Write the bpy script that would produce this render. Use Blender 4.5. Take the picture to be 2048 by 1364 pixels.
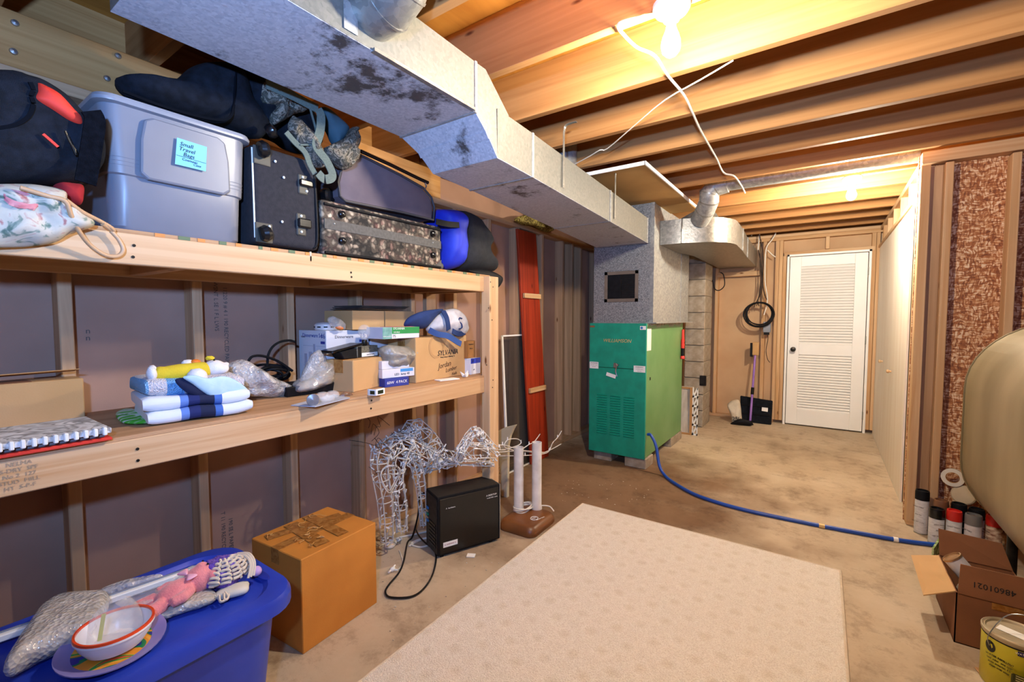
import bpy, bmesh, math, random
from mathutils import Vector, Matrix, noise
for o in list(bpy.data.objects): bpy.data.objects.remove(o)
SC = bpy.context.scene
COL = SC.collection
rnd = random.Random(7)
V = Vector
pi = math.pi

# ---------------------------------------------------------------- camera
CAMZ = 1.30
YAW, PIT, FPX = math.radians(34.8), math.radians(2.93), 900.0
cam = bpy.data.cameras.new('camera')
cam.sensor_width = 36; cam.lens = FPX / 2048 * 36; cam.clip_start = 0.05
camo = bpy.data.objects.new('camera', cam); COL.objects.link(camo)
camo.location = (0, 0, CAMZ); camo.rotation_euler = (pi / 2 - PIT, 0, YAW)
SC.camera = camo
# ---------------------------------------------------------------- world, daylight, flash, exposure
W = bpy.data.worlds.new('world'); SC.world = W; W.use_nodes = True
W.node_tree.nodes['Background'].inputs[0].default_value = (0.30, 0.38, 0.60, 1)
W.node_tree.nodes['Background'].inputs[1].default_value = 0.15
fl = bpy.data.lights.new('camera_flash', 'SPOT'); fl.energy = 260; fl.color = (0.23, 0.46, 1.0); fl.spot_size = math.radians(165); fl.spot_blend = 1.0; fl.shadow_soft_size = 0.035
flo = bpy.data.objects.new('camera_flash', fl); COL.objects.link(flo); flo.location = (0.0, -0.2, 1.57)
flo.rotation_euler = V((-1.0, 1.0, 0.75)).to_track_quat('-Z', 'Y').to_euler()   # tilted up, as for a bounce
BULB1_STRENGTH, BULB2_STRENGTH = 1950.0, 2450.0
BULB_COLOR = (1.0, 0.91, 0.74, 1)
vs = SC.view_settings
vs.view_transform = 'Standard'; vs.look = 'None'; vs.gamma = 1; vs.use_curve_mapping = False
vs.exposure = 0.15

# ---------------------------------------------------------------- pixel -> place (measured on the 2048x1364 photograph)
_fw = V((-math.sin(YAW) * math.cos(PIT), math.cos(YAW) * math.cos(PIT), -math.sin(PIT)))
_rt = V((math.cos(YAW), math.sin(YAW), 0)); _up = _rt.cross(_fw)
def _ray(x, y): return _fw + _rt * ((x - 1024) / FPX) + _up * ((682 - y) / FPX)
def atx(x, y, X): d = _ray(x, y); return V((0, 0, CAMZ)) + d * (X / d.x)
def aty(x, y, Y): d = _ray(x, y); return V((0, 0, CAMZ)) + d * (Y / d.y)
def atz(x, y, Z): d = _ray(x, y); return V((0, 0, CAMZ)) + d * ((Z - CAMZ) / d.z)

# ---------------------------------------------------------------- materials
def lin(h):
    if not isinstance(h, str): return (*h, 1) if len(h) == 3 else h
    h = h.lstrip('#'); r = []
    for i in (0, 2, 4):
        c = int(h[i:i + 2], 16) / 255
        r.append(c / 12.92 if c <= .04045 else ((c + .055) / 1.055) ** 2.4)
    return (*r, 1)
MATS = {}
def nodes_of(name):
    m = bpy.data.materials.new(name); m.use_nodes = True
    nt = m.node_tree; b = nt.nodes['Principled BSDF']
    MATS[name] = m
    return m, nt, b
def ramp(nt, stops):
    r = nt.nodes.new('ShaderNodeValToRGB'); e = r.color_ramp.elements
    while len(e) < len(stops): e.new(0.5)
    for k, (p, c) in enumerate(stops): e[k].position = p; e[k].color = lin(c)
    return r
def pm(name, col, col2=None, scale=6, detail=3, rough=.65, metal=0, bump=0, bscale=None, stretch=(1, 1, 1), alpha=1, lo=.35, hi=.65, spec=None, distort=0, sheen=0):
    """plain procedural: noise between two colours, optional fine bump"""
    if name in MATS: return MATS[name]
    m, nt, b = nodes_of(name); L = nt.links.new
    b.inputs['Roughness'].default_value = rough; b.inputs['Metallic'].default_value = metal
    if spec is not None: b.inputs['Specular IOR Level'].default_value = spec
    b.inputs['Alpha'].default_value = alpha
    if sheen: b.inputs['Sheen Weight'].default_value = sheen
    tc = nt.nodes.new('ShaderNodeTexCoord'); mp = nt.nodes.new('ShaderNodeMapping'); mp.inputs['Scale'].default_value = stretch
    L(tc.outputs['Object'], mp.inputs[0])
    n = nt.nodes.new('ShaderNodeTexNoise'); n.inputs['Scale'].default_value = scale; n.inputs['Detail'].default_value = detail; n.inputs['Distortion'].default_value = distort
    L(mp.outputs[0], n.inputs[0])
    r = ramp(nt, [(lo, col), (hi, col2 if col2 else col)]); L(n.outputs[0], r.inputs[0]); L(r.outputs[0], b.inputs['Base Color'])
    if bump:
        n2 = nt.nodes.new('ShaderNodeTexNoise'); n2.inputs['Scale'].default_value = bscale or scale * 6; n2.inputs['Detail'].default_value = 4
        L(mp.outputs[0], n2.inputs[0]); bp = nt.nodes.new('ShaderNodeBump'); bp.inputs['Strength'].default_value = bump; bp.inputs['Distance'].default_value = .01
        L(n2.outputs[0], bp.inputs['Height']); L(bp.outputs[0], b.inputs['Normal'])
    return m
def wood(name, light, dark, axis, knot='#6b3d1c', rough=.7, grain=20, knots=True):
    """lumber with grain and knots along one axis; each piece differs by its own random offset"""
    if name in MATS: return MATS[name]
    m, nt, b = nodes_of(name); L = nt.links.new; N = nt.nodes.new
    b.inputs['Roughness'].default_value = rough; b.inputs['Specular IOR Level'].default_value = .25
    tc = N('ShaderNodeTexCoord'); oi = N('ShaderNodeObjectInfo')
    mul = N('ShaderNodeMath'); mul.operation = 'MULTIPLY'; mul.inputs[1].default_value = 37.0; L(oi.outputs['Random'], mul.inputs[0])
    add = N('ShaderNodeVectorMath'); add.operation = 'ADD'; L(tc.outputs['Object'], add.inputs[0]); L(mul.outputs[0], add.inputs[1])
    def mapped(al, cr):
        mp = N('ShaderNodeMapping'); s = [cr] * 3; s['xyz'.index(axis)] = al; mp.inputs['Scale'].default_value = s; L(add.outputs[0], mp.inputs[0]); return mp
    m1 = mapped(.7, grain); n1 = N('ShaderNodeTexNoise'); n1.inputs['Scale'].default_value = 1; n1.inputs['Detail'].default_value = 5; n1.inputs['Distortion'].default_value = 1.2
    L(m1.outputs[0], n1.inputs[0]); r1 = ramp(nt, [(.3, dark), (.62, light)]); L(n1.outputs[0], r1.inputs[0])
    m2 = mapped(.5, 2.2); n2 = N('ShaderNodeTexNoise'); n2.inputs['Scale'].default_value = 1; n2.inputs['Detail'].default_value = 2; L(m2.outputs[0], n2.inputs[0])
    mx = N('ShaderNodeMix'); mx.data_type = 'RGBA'; mx.blend_type = 'MULTIPLY'; mx.inputs[0].default_value = .45
    r2 = ramp(nt, [(.3, (.62, .52, .45)), (.7, (1, 1, 1))]); L(n2.outputs[0], r2.inputs[0]); L(r1.outputs[0], mx.inputs[6]); L(r2.outputs[0], mx.inputs[7])
    out = mx.outputs[2]
    if knots:
        m3 = mapped(2.6, 8.0); vo = N('ShaderNodeTexVoronoi'); vo.inputs['Scale'].default_value = 1; vo.inputs['Randomness'].default_value = 1; L(m3.outputs[0], vo.inputs[0])
        r3 = ramp(nt, [(.03, (1, 1, 1)), (.085, (0, 0, 0))]); L(vo.outputs['Distance'], r3.inputs[0])
        kx = N('ShaderNodeMix'); kx.data_type = 'RGBA'; L(r3.outputs[0], kx.inputs[0]); L(out, kx.inputs[6]); kx.inputs[7].default_value = lin(knot); out = kx.outputs[2]
    L(out, b.inputs['Base Color'])
    bp = N('ShaderNodeBump'); bp.inputs['Strength'].default_value = .12; bp.inputs['Distance'].default_value = .004; L(n1.outputs[0], bp.inputs['Height']); L(bp.outputs[0], b.inputs['Normal'])
    return m
def galv(name, c1, c2, stain=None, rough=.42, metal=.55, cell=55):
    m, nt, b = nodes_of(name); L = nt.links.new; N = nt.nodes.new
    b.inputs['Roughness'].default_value = rough; b.inputs['Metallic'].default_value = metal
    tc = N('ShaderNodeTexCoord'); vo = N('ShaderNodeTexVoronoi'); vo.inputs['Scale'].default_value = cell; L(tc.outputs['Object'], vo.inputs[0])
    r = ramp(nt, [(.1, c1), (.9, c2)]); L(vo.outputs['Color'], r.inputs[0]); out = r.outputs[0]
    if stain:
        n = N('ShaderNodeTexNoise'); n.inputs['Scale'].default_value = 3.0; n.inputs['Detail'].default_value = 10; n.inputs['Roughness'].default_value = .72; L(tc.outputs['Object'], n.inputs[0])
        r2 = ramp(nt, [(.56, (0, 0, 0)), (.63, (1, 1, 1))]); L(n.outputs[0], r2.inputs[0])
        mx = N('ShaderNodeMix'); mx.data_type = 'RGBA'; L(r2.outputs[0], mx.inputs[0]); L(out, mx.inputs[6]); mx.inputs[7].default_value = lin(stain); out = mx.outputs[2]
    L(out, b.inputs['Base Color'])
    n2 = N('ShaderNodeTexNoise'); n2.inputs['Scale'].default_value = 60; n2.inputs['Detail'].default_value = 5; L(tc.outputs['Object'], n2.inputs[0])
    bp = N('ShaderNodeBump'); bp.inputs['Strength'].default_value = .25; bp.inputs['Distance'].default_value = .004; L(n2.outputs[0], bp.inputs['Height']); L(bp.outputs[0], b.inputs['Normal'])
    return m
def film(name, col, alpha, rough=.2, cells=90, bump=.6):
    """clear plastic film or bubble wrap"""
    m, nt, b = nodes_of(name); L = nt.links.new; N = nt.nodes.new
    b.inputs['Base Color'].default_value = lin(col); b.inputs['Roughness'].default_value = rough; b.inputs['Specular IOR Level'].default_value = .9
    tc = N('ShaderNodeTexCoord'); vo = N('ShaderNodeTexVoronoi'); vo.inputs['Scale'].default_value = cells; L(tc.outputs['Object'], vo.inputs[0])
    n = N('ShaderNodeTexNoise'); n.inputs['Scale'].default_value = 14; n.inputs['Detail'].default_value = 5; n.inputs['Distortion'].default_value = 1.5; L(tc.outputs['Object'], n.inputs[0])
    r = ramp(nt, [(.35, (alpha * .55,) * 3), (.7, (min(1, alpha * 1.4),) * 3)]); L(n.outputs[0], r.inputs[0]); L(r.outputs[0], b.inputs['Alpha'])
    ad = N('ShaderNodeMath'); ad.operation = 'ADD'; L(vo.outputs['Distance'], ad.inputs[0]); L(n.outputs[0], ad.inputs[1])
    bp = N('ShaderNodeBump'); bp.inputs['Strength'].default_value = bump; bp.inputs['Distance'].default_value = .01; L(ad.outputs[0], bp.inputs['Height']); L(bp.outputs[0], b.inputs['Normal'])
    return m
def emit(name, col, s):
    m, nt, b = nodes_of(name); b.inputs['Base Color'].default_value = (1, 1, 1, 1); b.inputs['Emission Color'].default_value = col; b.inputs['Emission Strength'].default_value = s
    return m
def patches(name, cols, scale=14, rough=.8, detail=3, bump=.2, distort=1.0, stretch=(1, 1, 1)):
    """several colours in noise bands: printed or woven florals, camouflage"""
    m, nt, b = nodes_of(name); L = nt.links.new; N = nt.nodes.new
    b.inputs['Roughness'].default_value = rough; b.inputs['Specular IOR Level'].default_value = .2
    tc = N('ShaderNodeTexCoord'); mp = N('ShaderNodeMapping'); mp.inputs['Scale'].default_value = stretch; L(tc.outputs['Object'], mp.inputs[0])
    n = N('ShaderNodeTexNoise'); n.inputs['Scale'].default_value = scale; n.inputs['Detail'].default_value = detail; n.inputs['Distortion'].default_value = distort; L(mp.outputs[0], n.inputs[0])
    k = len(cols); r = ramp(nt, [(.28 + .44 * i / k, c) for i, c in enumerate(cols)]); r.color_ramp.interpolation = 'EASE'
    L(n.outputs[0], r.inputs[0]); L(r.outputs[0], b.inputs['Base Color'])
    bp = N('ShaderNodeBump'); bp.inputs['Strength'].default_value = bump; bp.inputs['Distance'].default_value = .01; L(n.outputs[0], bp.inputs['Height']); L(bp.outputs[0], b.inputs['Normal'])
    return m

# ---------------------------------------------------------------- mesh building
def frame(z, x=(1, 0, 0)):
    z = V(z).normalized(); x = V(x)
    if abs(z.dot(x.normalized())) > .95: x = V((0, 1, 0))
    y = z.cross(x).normalized(); x = y.cross(z).normalized()
    return Matrix((x, y, z)).transposed().to_4x4()
def root_inv(o):
    while o.parent: o = o.parent
    return (Matrix.Translation(o.location) @ o.rotation_euler.to_matrix().to_4x4()).inverted()
class MB:
    def __init__(s): s.v = []; s.f = []
    def add(s, vs, fs, M=None):
        k = len(s.v); s.v += [(M @ V(p)) if M else V(p) for p in vs]; s.f += [tuple(i + k for i in f) for f in fs]; return s
    def box(s, x0, x1, y0, y1, z0, z1, M=None):
        return s.add([(x0, y0, z0), (x1, y0, z0), (x1, y1, z0), (x0, y1, z0), (x0, y0, z1), (x1, y0, z1), (x1, y1, z1), (x0, y1, z1)],
                     [(0, 3, 2, 1), (4, 5, 6, 7), (0, 1, 5, 4), (1, 2, 6, 5), (2, 3, 7, 6), (3, 0, 4, 7)], M)
    def hexa(s, b, t):
        """eight corners: four of the bottom, four of the top, both counter-clockwise"""
        return s.add(list(b) + list(t), [(0, 3, 2, 1), (4, 5, 6, 7), (0, 1, 5, 4), (1, 2, 6, 5), (2, 3, 7, 6), (3, 0, 4, 7)])
    def loft(s, rings, caps=True, closed=True, M=None):
        n = len(rings[0]); vs = [p for r in rings for p in r]; fs = []
        for a in range(len(rings) - 1):
            for i in range(n if closed else n - 1):
                j = (i + 1) % n; fs.append((a * n + i, a * n + j, (a + 1) * n + j, (a + 1) * n + i))
        if caps: fs.append(tuple(range(n))[::-1]); fs.append(tuple((len(rings) - 1) * n + i for i in range(n)))
        return s.add(vs, fs, M)
    def lathe(s, prof, n=24, M=None, caps=True):
        return s.loft([[(r * math.cos(2 * pi * i / n), r * math.sin(2 * pi * i / n), z) for i in range(n)] for r, z in prof], caps, True, M)
    def cyl(s, a, b, r, n=12, r2=None):
        a, b = V(a), V(b); M = Matrix.Translation(a) @ frame(b - a); return s.lathe([(r, 0), (r if r2 is None else r2, (b - a).length)], n, M)
    def tube(s, pts, r, n=6, caps=True, loop=False):
        pts = [V(p) for p in pts]; rings = []; up = None; m = len(pts)
        for i, p in enumerate(pts):
            if loop: d = pts[(i + 1) % m] - pts[i - 1]
            else: d = pts[min(i + 1, m - 1)] - pts[max(i - 1, 0)]
            if d.length < 1e-9: d = V((0, 0, 1))
            d.normalize()
            if up is None: up = d.orthogonal().normalized()
            u = up - d * up.dot(d); u = u.normalized() if u.length > 1e-6 else d.orthogonal().normalized(); up = u; w = d.cross(u)
            rr = r[i] if isinstance(r, (list, tuple)) else r
            rings.append([p + (u * math.cos(2 * pi * k / n) + w * math.sin(2 * pi * k / n)) * rr for k in range(n)])
        if loop: rings.append(rings[0])
        return s.loft(rings, caps and not loop)
    def ribbon(s, pts, wid, th, side):
        """flat strap: side is one vector or one per point"""
        rings = []; pts = [V(p) for p in pts]; m = len(pts)
        for i, p in enumerate(pts):
            d = (pts[min(i + 1, m - 1)] - pts[max(i - 1, 0)]).normalized(); sd = V(side[i] if isinstance(side, list) else side); sd = (sd - d * sd.dot(d)).normalized(); nn = d.cross(sd)
            a, b = sd * wid / 2, nn * th / 2; rings.append([p - a - b, p + a - b, p + a + b, p - a + b])
        return s.loft(rings)
    def ell(s, c, rad, M=None, nu=20, nv=12, pw=1.0, nz=0, ns=6, seed=0):
        """(super)ellipsoid with noise"""
        rings = []; f = lambda t: math.copysign(abs(t) ** pw, t); T = Matrix.Translation(V(c)) @ (M or Matrix())
        for j in range(nv + 1):
            ph = -pi / 2 + pi * (j + .0) / nv; ph = max(-pi / 2 + .02, min(pi / 2 - .02, ph)); r = []
            for i in range(nu):
                th = 2 * pi * i / nu; q = V((f(math.cos(ph)) * f(math.cos(th)), f(math.cos(ph)) * f(math.sin(th)), f(math.sin(ph))))
                if nz: q = q * (1 + nz * noise.noise(q * ns * .5 + V((seed, seed * 1.7, 0))))
                r.append((q.x * rad[0], q.y * rad[1], q.z * rad[2]))
            rings.append(r)
        return s.loft(rings, True, True, T)
    def prism(s, poly, h0, h1, M=None):
        return s.loft([[(x, y, h0) for x, y in poly], [(x, y, h1) for x, y in poly]], True, True, M)
    def pillow(s, pts, nrm, T, rings=7, nz=0, ns=9, seed=0, pw=2.2, back=None):
        """soft body inflated from a planar outline (star-shaped), half thickness T along nrm"""
        pts = [V(p) for p in pts]; nrm = V(nrm).normalized(); c = sum(pts, V()) / len(pts)
        fine = []
        for i in range(len(pts)):
            a, b, d, e = pts[i - 1], pts[i], pts[(i + 1) % len(pts)], pts[(i + 2) % len(pts)]
            for t in (0, .25, .5, .75):
                fine.append(.5 * ((2 * b) + (d - a) * t + (2 * a - 5 * b + 4 * d - e) * t * t + (3 * b - a - 3 * d + e) * t ** 3))
        n = len(fine); rs = []
        def ring(sv, sg):
            th = T * (1 - sv ** pw) ** .5 * sg if sv < 1 else 0
            if sg < 0 and back is not None: th *= back / T
            o = []
            for p in fine:
                q = c + (p - c) * sv
                k = 1 + nz * noise.noise(q * ns + V((seed, sg, 0)))
                o.append(q + nrm * (th * k + (nz * T * .6 * noise.noise(q * ns * 2 + V((seed + 5, 0, sg))) if sv < .99 else 0)))
            return o
        ss = [.04] + [(i + 1) / rings for i in range(rings)]; ss = [ss[0]] + [1 - (1 - x) ** 1.5 for x in ss[1:]]
        for x in ss: rs.append(ring(x, 1))
        for x in ss[::-1][1:]: rs.append(ring(x, -1))
        return s.loft(rs, True)
    def grid(s, fn, nu, nv, th=0.002, nrm=None):
        """cloth or sheet: fn(u,v)->point; closed with thickness"""
        P = [[V(fn(i / nu, j / nv)) for i in range(nu + 1)] for j in range(nv + 1)]
        def nn(i, j):
            du = P[j][min(i + 1, nu)] - P[j][max(i - 1, 0)]; dv = P[min(j + 1, nv)][i] - P[max(j - 1, 0)][i]; c = du.cross(dv); return c.normalized() if c.length > 1e-12 else V((0, 0, 1))
        A = [P[j][i] + nn(i, j) * th / 2 for j in range(nv + 1) for i in range(nu + 1)]; B = [P[j][i] - nn(i, j) * th / 2 for j in range(nv + 1) for i in range(nu + 1)]
        w = nu + 1; k = len(A); fs = []
        for j in range(nv):
            for i in range(nu):
                q = (j * w + i, j * w + i + 1, (j + 1) * w + i + 1, (j + 1) * w + i); fs.append(q); fs.append(tuple(x + k for x in q[::-1]))
        edge = [i for i in range(w)] + [j * w + nu for j in range(1, nv + 1)] + [nv * w + i for i in range(nu - 1, -1, -1)] + [j * w for j in range(nv - 1, 0, -1)]
        for a, b in zip(edge, edge[1:] + edge[:1]): fs.append((b, a, a + k, b + k))
        return s.add(A + B, fs)
    def build(s, name, mat, parent=None, smooth=None, bevel=0, seg=1, loc=None, rot=None, local=False, voxel=0, relax=0):
        """vertices are in world space unless loc is given or local is set"""
        if loc is None and not local:
            if parent is not None:
                Mi = root_inv(parent); s.v = [Mi @ V(p) for p in s.v]
            else:
                loc = V(((min(p.x for p in s.v) + max(p.x for p in s.v)) / 2, (min(p.y for p in s.v) + max(p.y for p in s.v)) / 2, min(p.z for p in s.v)))
                s.v = [V(p) - loc for p in s.v]
        elif loc is not None and parent is not None and not local: loc = root_inv(parent) @ V(loc)
        me = bpy.data.meshes.new(name); me.from_pydata([tuple(p) for p in s.v], [], s.f)
        bm = bmesh.new(); bm.from_mesh(me); bmesh.ops.recalc_face_normals(bm, faces=bm.faces)
        if bevel:
            ed = [e for e in bm.edges if len(e.link_faces) == 2 and e.calc_face_angle(0) > .6]
            bmesh.ops.bevel(bm, geom=ed, offset=bevel, segments=seg, profile=.6, affect='EDGES', clamp_overlap=True)
        bm.to_mesh(me); bm.free()
        if voxel:
            to = bpy.data.objects.new('t', me); COL.objects.link(to); md = to.modifiers.new('r', 'REMESH'); md.mode = 'VOXEL'; md.voxel_size = voxel
            if relax: ms = to.modifiers.new('s', 'SMOOTH'); ms.iterations = relax; ms.factor = .5
            m2 = bpy.data.meshes.new_from_object(to.evaluated_get(bpy.context.evaluated_depsgraph_get())); bpy.data.objects.remove(to); bpy.data.meshes.remove(me); me = m2; me.name = name; me.materials.clear()
        if smooth is not None:
            me.shade_smooth()
            if smooth > 0: me.set_sharp_from_angle(angle=math.radians(smooth))
        me.materials.append(mat if not isinstance(mat, str) else MATS[mat])
        return link(name, me, parent, loc, rot)
def link(name, me, parent=None, loc=None, rot=None):
    o = bpy.data.objects.new(name, me); COL.objects.link(o)
    if loc is not None: o.location = loc
    if rot is not None: o.rotation_euler = rot
    if parent is not None: o.parent = parent
    return o
def tag(o, label=None, cat=None, group=None, kind=None):
    if label: o['label'] = label
    if cat: o['category'] = cat
    if group: o['group'] = group
    if kind: o['kind'] = kind
    return o
def thing(name, label, cat, loc=(0, 0, 0), rotz=0, group=None):
    o = bpy.data.objects.new(name, None); COL.objects.link(o); o.empty_display_size = .05
    o.location = loc; o.rotation_euler = (0, 0, rotz)
    return tag(o, label, cat, group)
def rect(y0, y1, z0, z1): return [(y0, z0), (y1, z0), (y1, z1), (y0, z1)]
def rrect(w, h, r, n=4):
    """rounded rectangle outline about the origin"""
    o = []
    for cx, cy, a0 in ((w / 2 - r, h / 2 - r, 0), (-w / 2 + r, h / 2 - r, 1), (-w / 2 + r, -h / 2 + r, 2), (w / 2 - r, -h / 2 + r, 3)):
        for i in range(n + 1): a = (a0 + i / n) * pi / 2; o.append((cx + r * math.cos(a), cy + r * math.sin(a)))
    return o
def lumber(name, mat, parent, c, size, rot=None, bevel=.003):
    """one board, its own object with its origin at its centre"""
    b = MB().box(-size[0] / 2, size[0] / 2, -size[1] / 2, size[1] / 2, -size[2] / 2, size[2] / 2)
    return b.build(name, mat, parent, bevel=bevel, loc=c, rot=rot)
_tm = {}
def text(parent, s, o, right, up, size, mat, shear=0, name='lettering', align='CENTER', depth=.0006, squash=1, local=False):
    """printed words as a flat mesh standing on a face"""
    cu = bpy.data.curves.new('t', 'FONT'); cu.body = s; cu.size = size; cu.align_x = align; cu.align_y = 'CENTER'; cu.extrude = depth / 2; cu.shear = shear; cu.resolution_u = 2
    to = bpy.data.objects.new('t', cu); COL.objects.link(to)
    me = bpy.data.meshes.new_from_object(to); bpy.data.objects.remove(to); bpy.data.curves.remove(cu)
    me.name = name
    R = V(right).normalized(); U = V(up); U = (U - R * U.dot(R)).normalized(); N = R.cross(U)
    me.transform(Matrix.Translation(V(o)) @ Matrix((R * squash, U, N)).transposed().to_4x4())
    if parent is not None and not local: me.transform(root_inv(parent))
    me.materials.clear(); me.materials.append(MATS[mat] if isinstance(mat, str) else mat)
    return link(name, me, parent)
def spline(pts, n=6):
    """smooth path through points"""
    pts = [V(p) for p in pts]; o = []
    for i in range(len(pts) - 1):
        a = pts[max(i - 1, 0)]; b = pts[i]; c = pts[i + 1]; d = pts[min(i + 2, len(pts) - 1)]
        for k in range(n):
            t = k / n; o.append(.5 * ((2 * b) + (c - a) * t + (2 * a - 5 * b + 4 * c - d) * t * t + (3 * b - a - 3 * c + d) * t ** 3))
    return o + [pts[-1]]
# ================================================================ materials in use
for ax in 'xyz':
    wood('pine_' + ax, '#d9b48a', '#c69765', ax)
    wood('stud_' + ax, '#c9a37c', '#a98460', ax)
wood('joist', '#b5834f', '#a2703f', 'x', knot='#5a2e12', grain=26)
wood('pine_plain', '#dcb98f', '#cda372', 'z', knots=False, grain=12)
wood('oldbeam', '#c9975c', '#a9753f', 'y')
wood('redboard', '#a8371a', '#7c2410', 'z', knot='#4a1208', rough=.45)
wood('plydeck', '#c39a72', '#a87f58', 'y', knots=False)
wood('subfloor', '#c8893a', '#a96c28', 'y', knot='#6a3210', grain=7)
pm('paperback', '#a9836e', '#9c7763', scale=3, rough=.9, bump=.08, bscale=400)
pm('whitepanel', '#f5e9d9', '#ecdcc8', scale=2, rough=.7, stretch=(1, 6, .4))
pm('doorwhite', '#f4f0ea', '#efeae2', scale=3, rough=.45)
pm('black', '#0b0b0e', '#121216', scale=30, rough=.6, bump=.1, bscale=300, spec=.2)
pm('blackgloss', '#0b0b0c', '#101012', scale=10, rough=.25)
pm('blackcloth', '#121419', '#1b1e26', scale=40, rough=.9, bump=.35, bscale=500, spec=.15)
pm('steel', '#b8b8b4', '#a2a29e', scale=20, rough=.35, metal=.9)
pm('darkmetal', '#2a2826', '#3a3733', scale=20, rough=.4, metal=.8)
pm('white', '#eeebe6', '#e6e2dc', scale=10, rough=.5)
pm('whitecable', '#e9e2d4', '#ddd4c4', scale=10, rough=.5)
pm('ink', '#1c1a1a', '#1c1a1a', rough=.8)
pm('greyink', '#5b504a', '#5b504a', rough=.9)
pm('paper', '#efece6', '#e4e0d8', scale=12, rough=.85)
pm('cardboard', '#b58654', '#a97b4a', scale=4, rough=.85, bump=.06, bscale=200)
pm('cardboardlight', '#c89e6c', '#bd935f', scale=4, rough=.85, bump=.06, bscale=200)
pm('cardboardorange', '#c9812f', '#ba7426', scale=5, rough=.8, bump=.06, bscale=200)
pm('cardboarddark', '#8a5836', '#7c4e2f', scale=5, rough=.85, bump=.06, bscale=200)
pm('tape', '#b07a3e', '#8c5826', scale=25, rough=.22, distort=2)
pm('block', '#a89a88', '#92836f', scale=18, rough=.95, bump=.5, bscale=90)
galv('galv', '#858584', '#a3a29d', metal=.35, rough=.5)
galv('galvdull', '#67665f', '#76736b', metal=.25, rough=.55, cell=90); galv('galvstainlit', '#a3a7b0', '#bdc0c6', stain='#4a4644', metal=.1, rough=.55, cell=120)  # duct metal: flash light painted into paler stained underside, sides darkened against bulb glare
galv('galvbright', '#7a7873', '#96938b', metal=.6, rough=.35)
galv('spangle', '#66686b', '#a8a8a6', metal=.35, rough=.5, cell=150)

def floor_mat():
    m, nt, b = nodes_of('concrete'); L = nt.links.new; N = nt.nodes.new
    b.inputs['Roughness'].default_value = .75; b.inputs['Specular IOR Level'].default_value = .3
    tc = N('ShaderNodeTexCoord')
    n1 = N('ShaderNodeTexNoise'); n1.inputs['Scale'].default_value = 1.1; n1.inputs['Detail'].default_value = 8; n1.inputs['Roughness'].default_value = .65; L(tc.outputs['Object'], n1.inputs[0])
    r1 = ramp(nt, [(.33, '#a38e75'), (.5, '#bda98e'), (.66, '#cbb9a0')]); L(n1.outputs[0], r1.inputs[0])
    n2 = N('ShaderNodeTexNoise'); n2.inputs['Scale'].default_value = 4.5; n2.inputs['Detail'].default_value = 12; n2.inputs['Roughness'].default_value = .8; n2.inputs['Distortion'].default_value = .15; L(tc.outputs['Object'], n2.inputs[0])
    r2 = ramp(nt, [(.36, '#6e5236'), (.5, '#ffffff')]); L(n2.outputs[0], r2.inputs[0])
    mx = N('ShaderNodeMix'); mx.data_type = 'RGBA'; mx.blend_type = 'MULTIPLY'; mx.inputs[0].default_value = .4; L(r1.outputs[0], mx.inputs[6]); L(r2.outputs[0], mx.inputs[7])
    # water and rust stains around the furnace
    sp = N('ShaderNodeVectorMath'); sp.operation = 'DISTANCE'; L(tc.outputs['Object'], sp.inputs[0]); sp.inputs[1].default_value = (-1.45, 3.15, 0)
    n3 = N('ShaderNodeTexNoise'); n3.inputs['Scale'].default_value = 2.6; n3.inputs['Detail'].default_value = 8; L(tc.outputs['Object'], n3.inputs[0])
    sc = N('ShaderNodeMath'); sc.operation = 'MULTIPLY_ADD'; L(n3.outputs[0], sc.inputs[0]); sc.inputs[1].default_value = -1.5; L(sp.outputs['Value'], sc.inputs[2])
    r3 = ramp(nt, [(.0, (1, 1, 1)), (.75, (0, 0, 0))]); L(sc.outputs[0], r3.inputs[0])
    mx2 = N('ShaderNodeMix'); mx2.data_type = 'RGBA'; mx2.blend_type = 'MULTIPLY'
    fac = N('ShaderNodeMath'); fac.operation = 'MULTIPLY'; fac.inputs[1].default_value = .8; L(r3.outputs[0], fac.inputs[0]); L(fac.outputs[0], mx2.inputs[0]); L(mx.outputs[2], mx2.inputs[6]); mx2.inputs[7].default_value = lin('#8a6238')
    L(mx2.outputs[2], b.inputs['Base Color'])
    bp = N('ShaderNodeBump'); bp.inputs['Strength'].default_value = .25; bp.inputs['Distance'].default_value = .01; L(n2.outputs[0], bp.inputs['Height']); L(bp.outputs[0], b.inputs['Normal'])
floor_mat()
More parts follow.
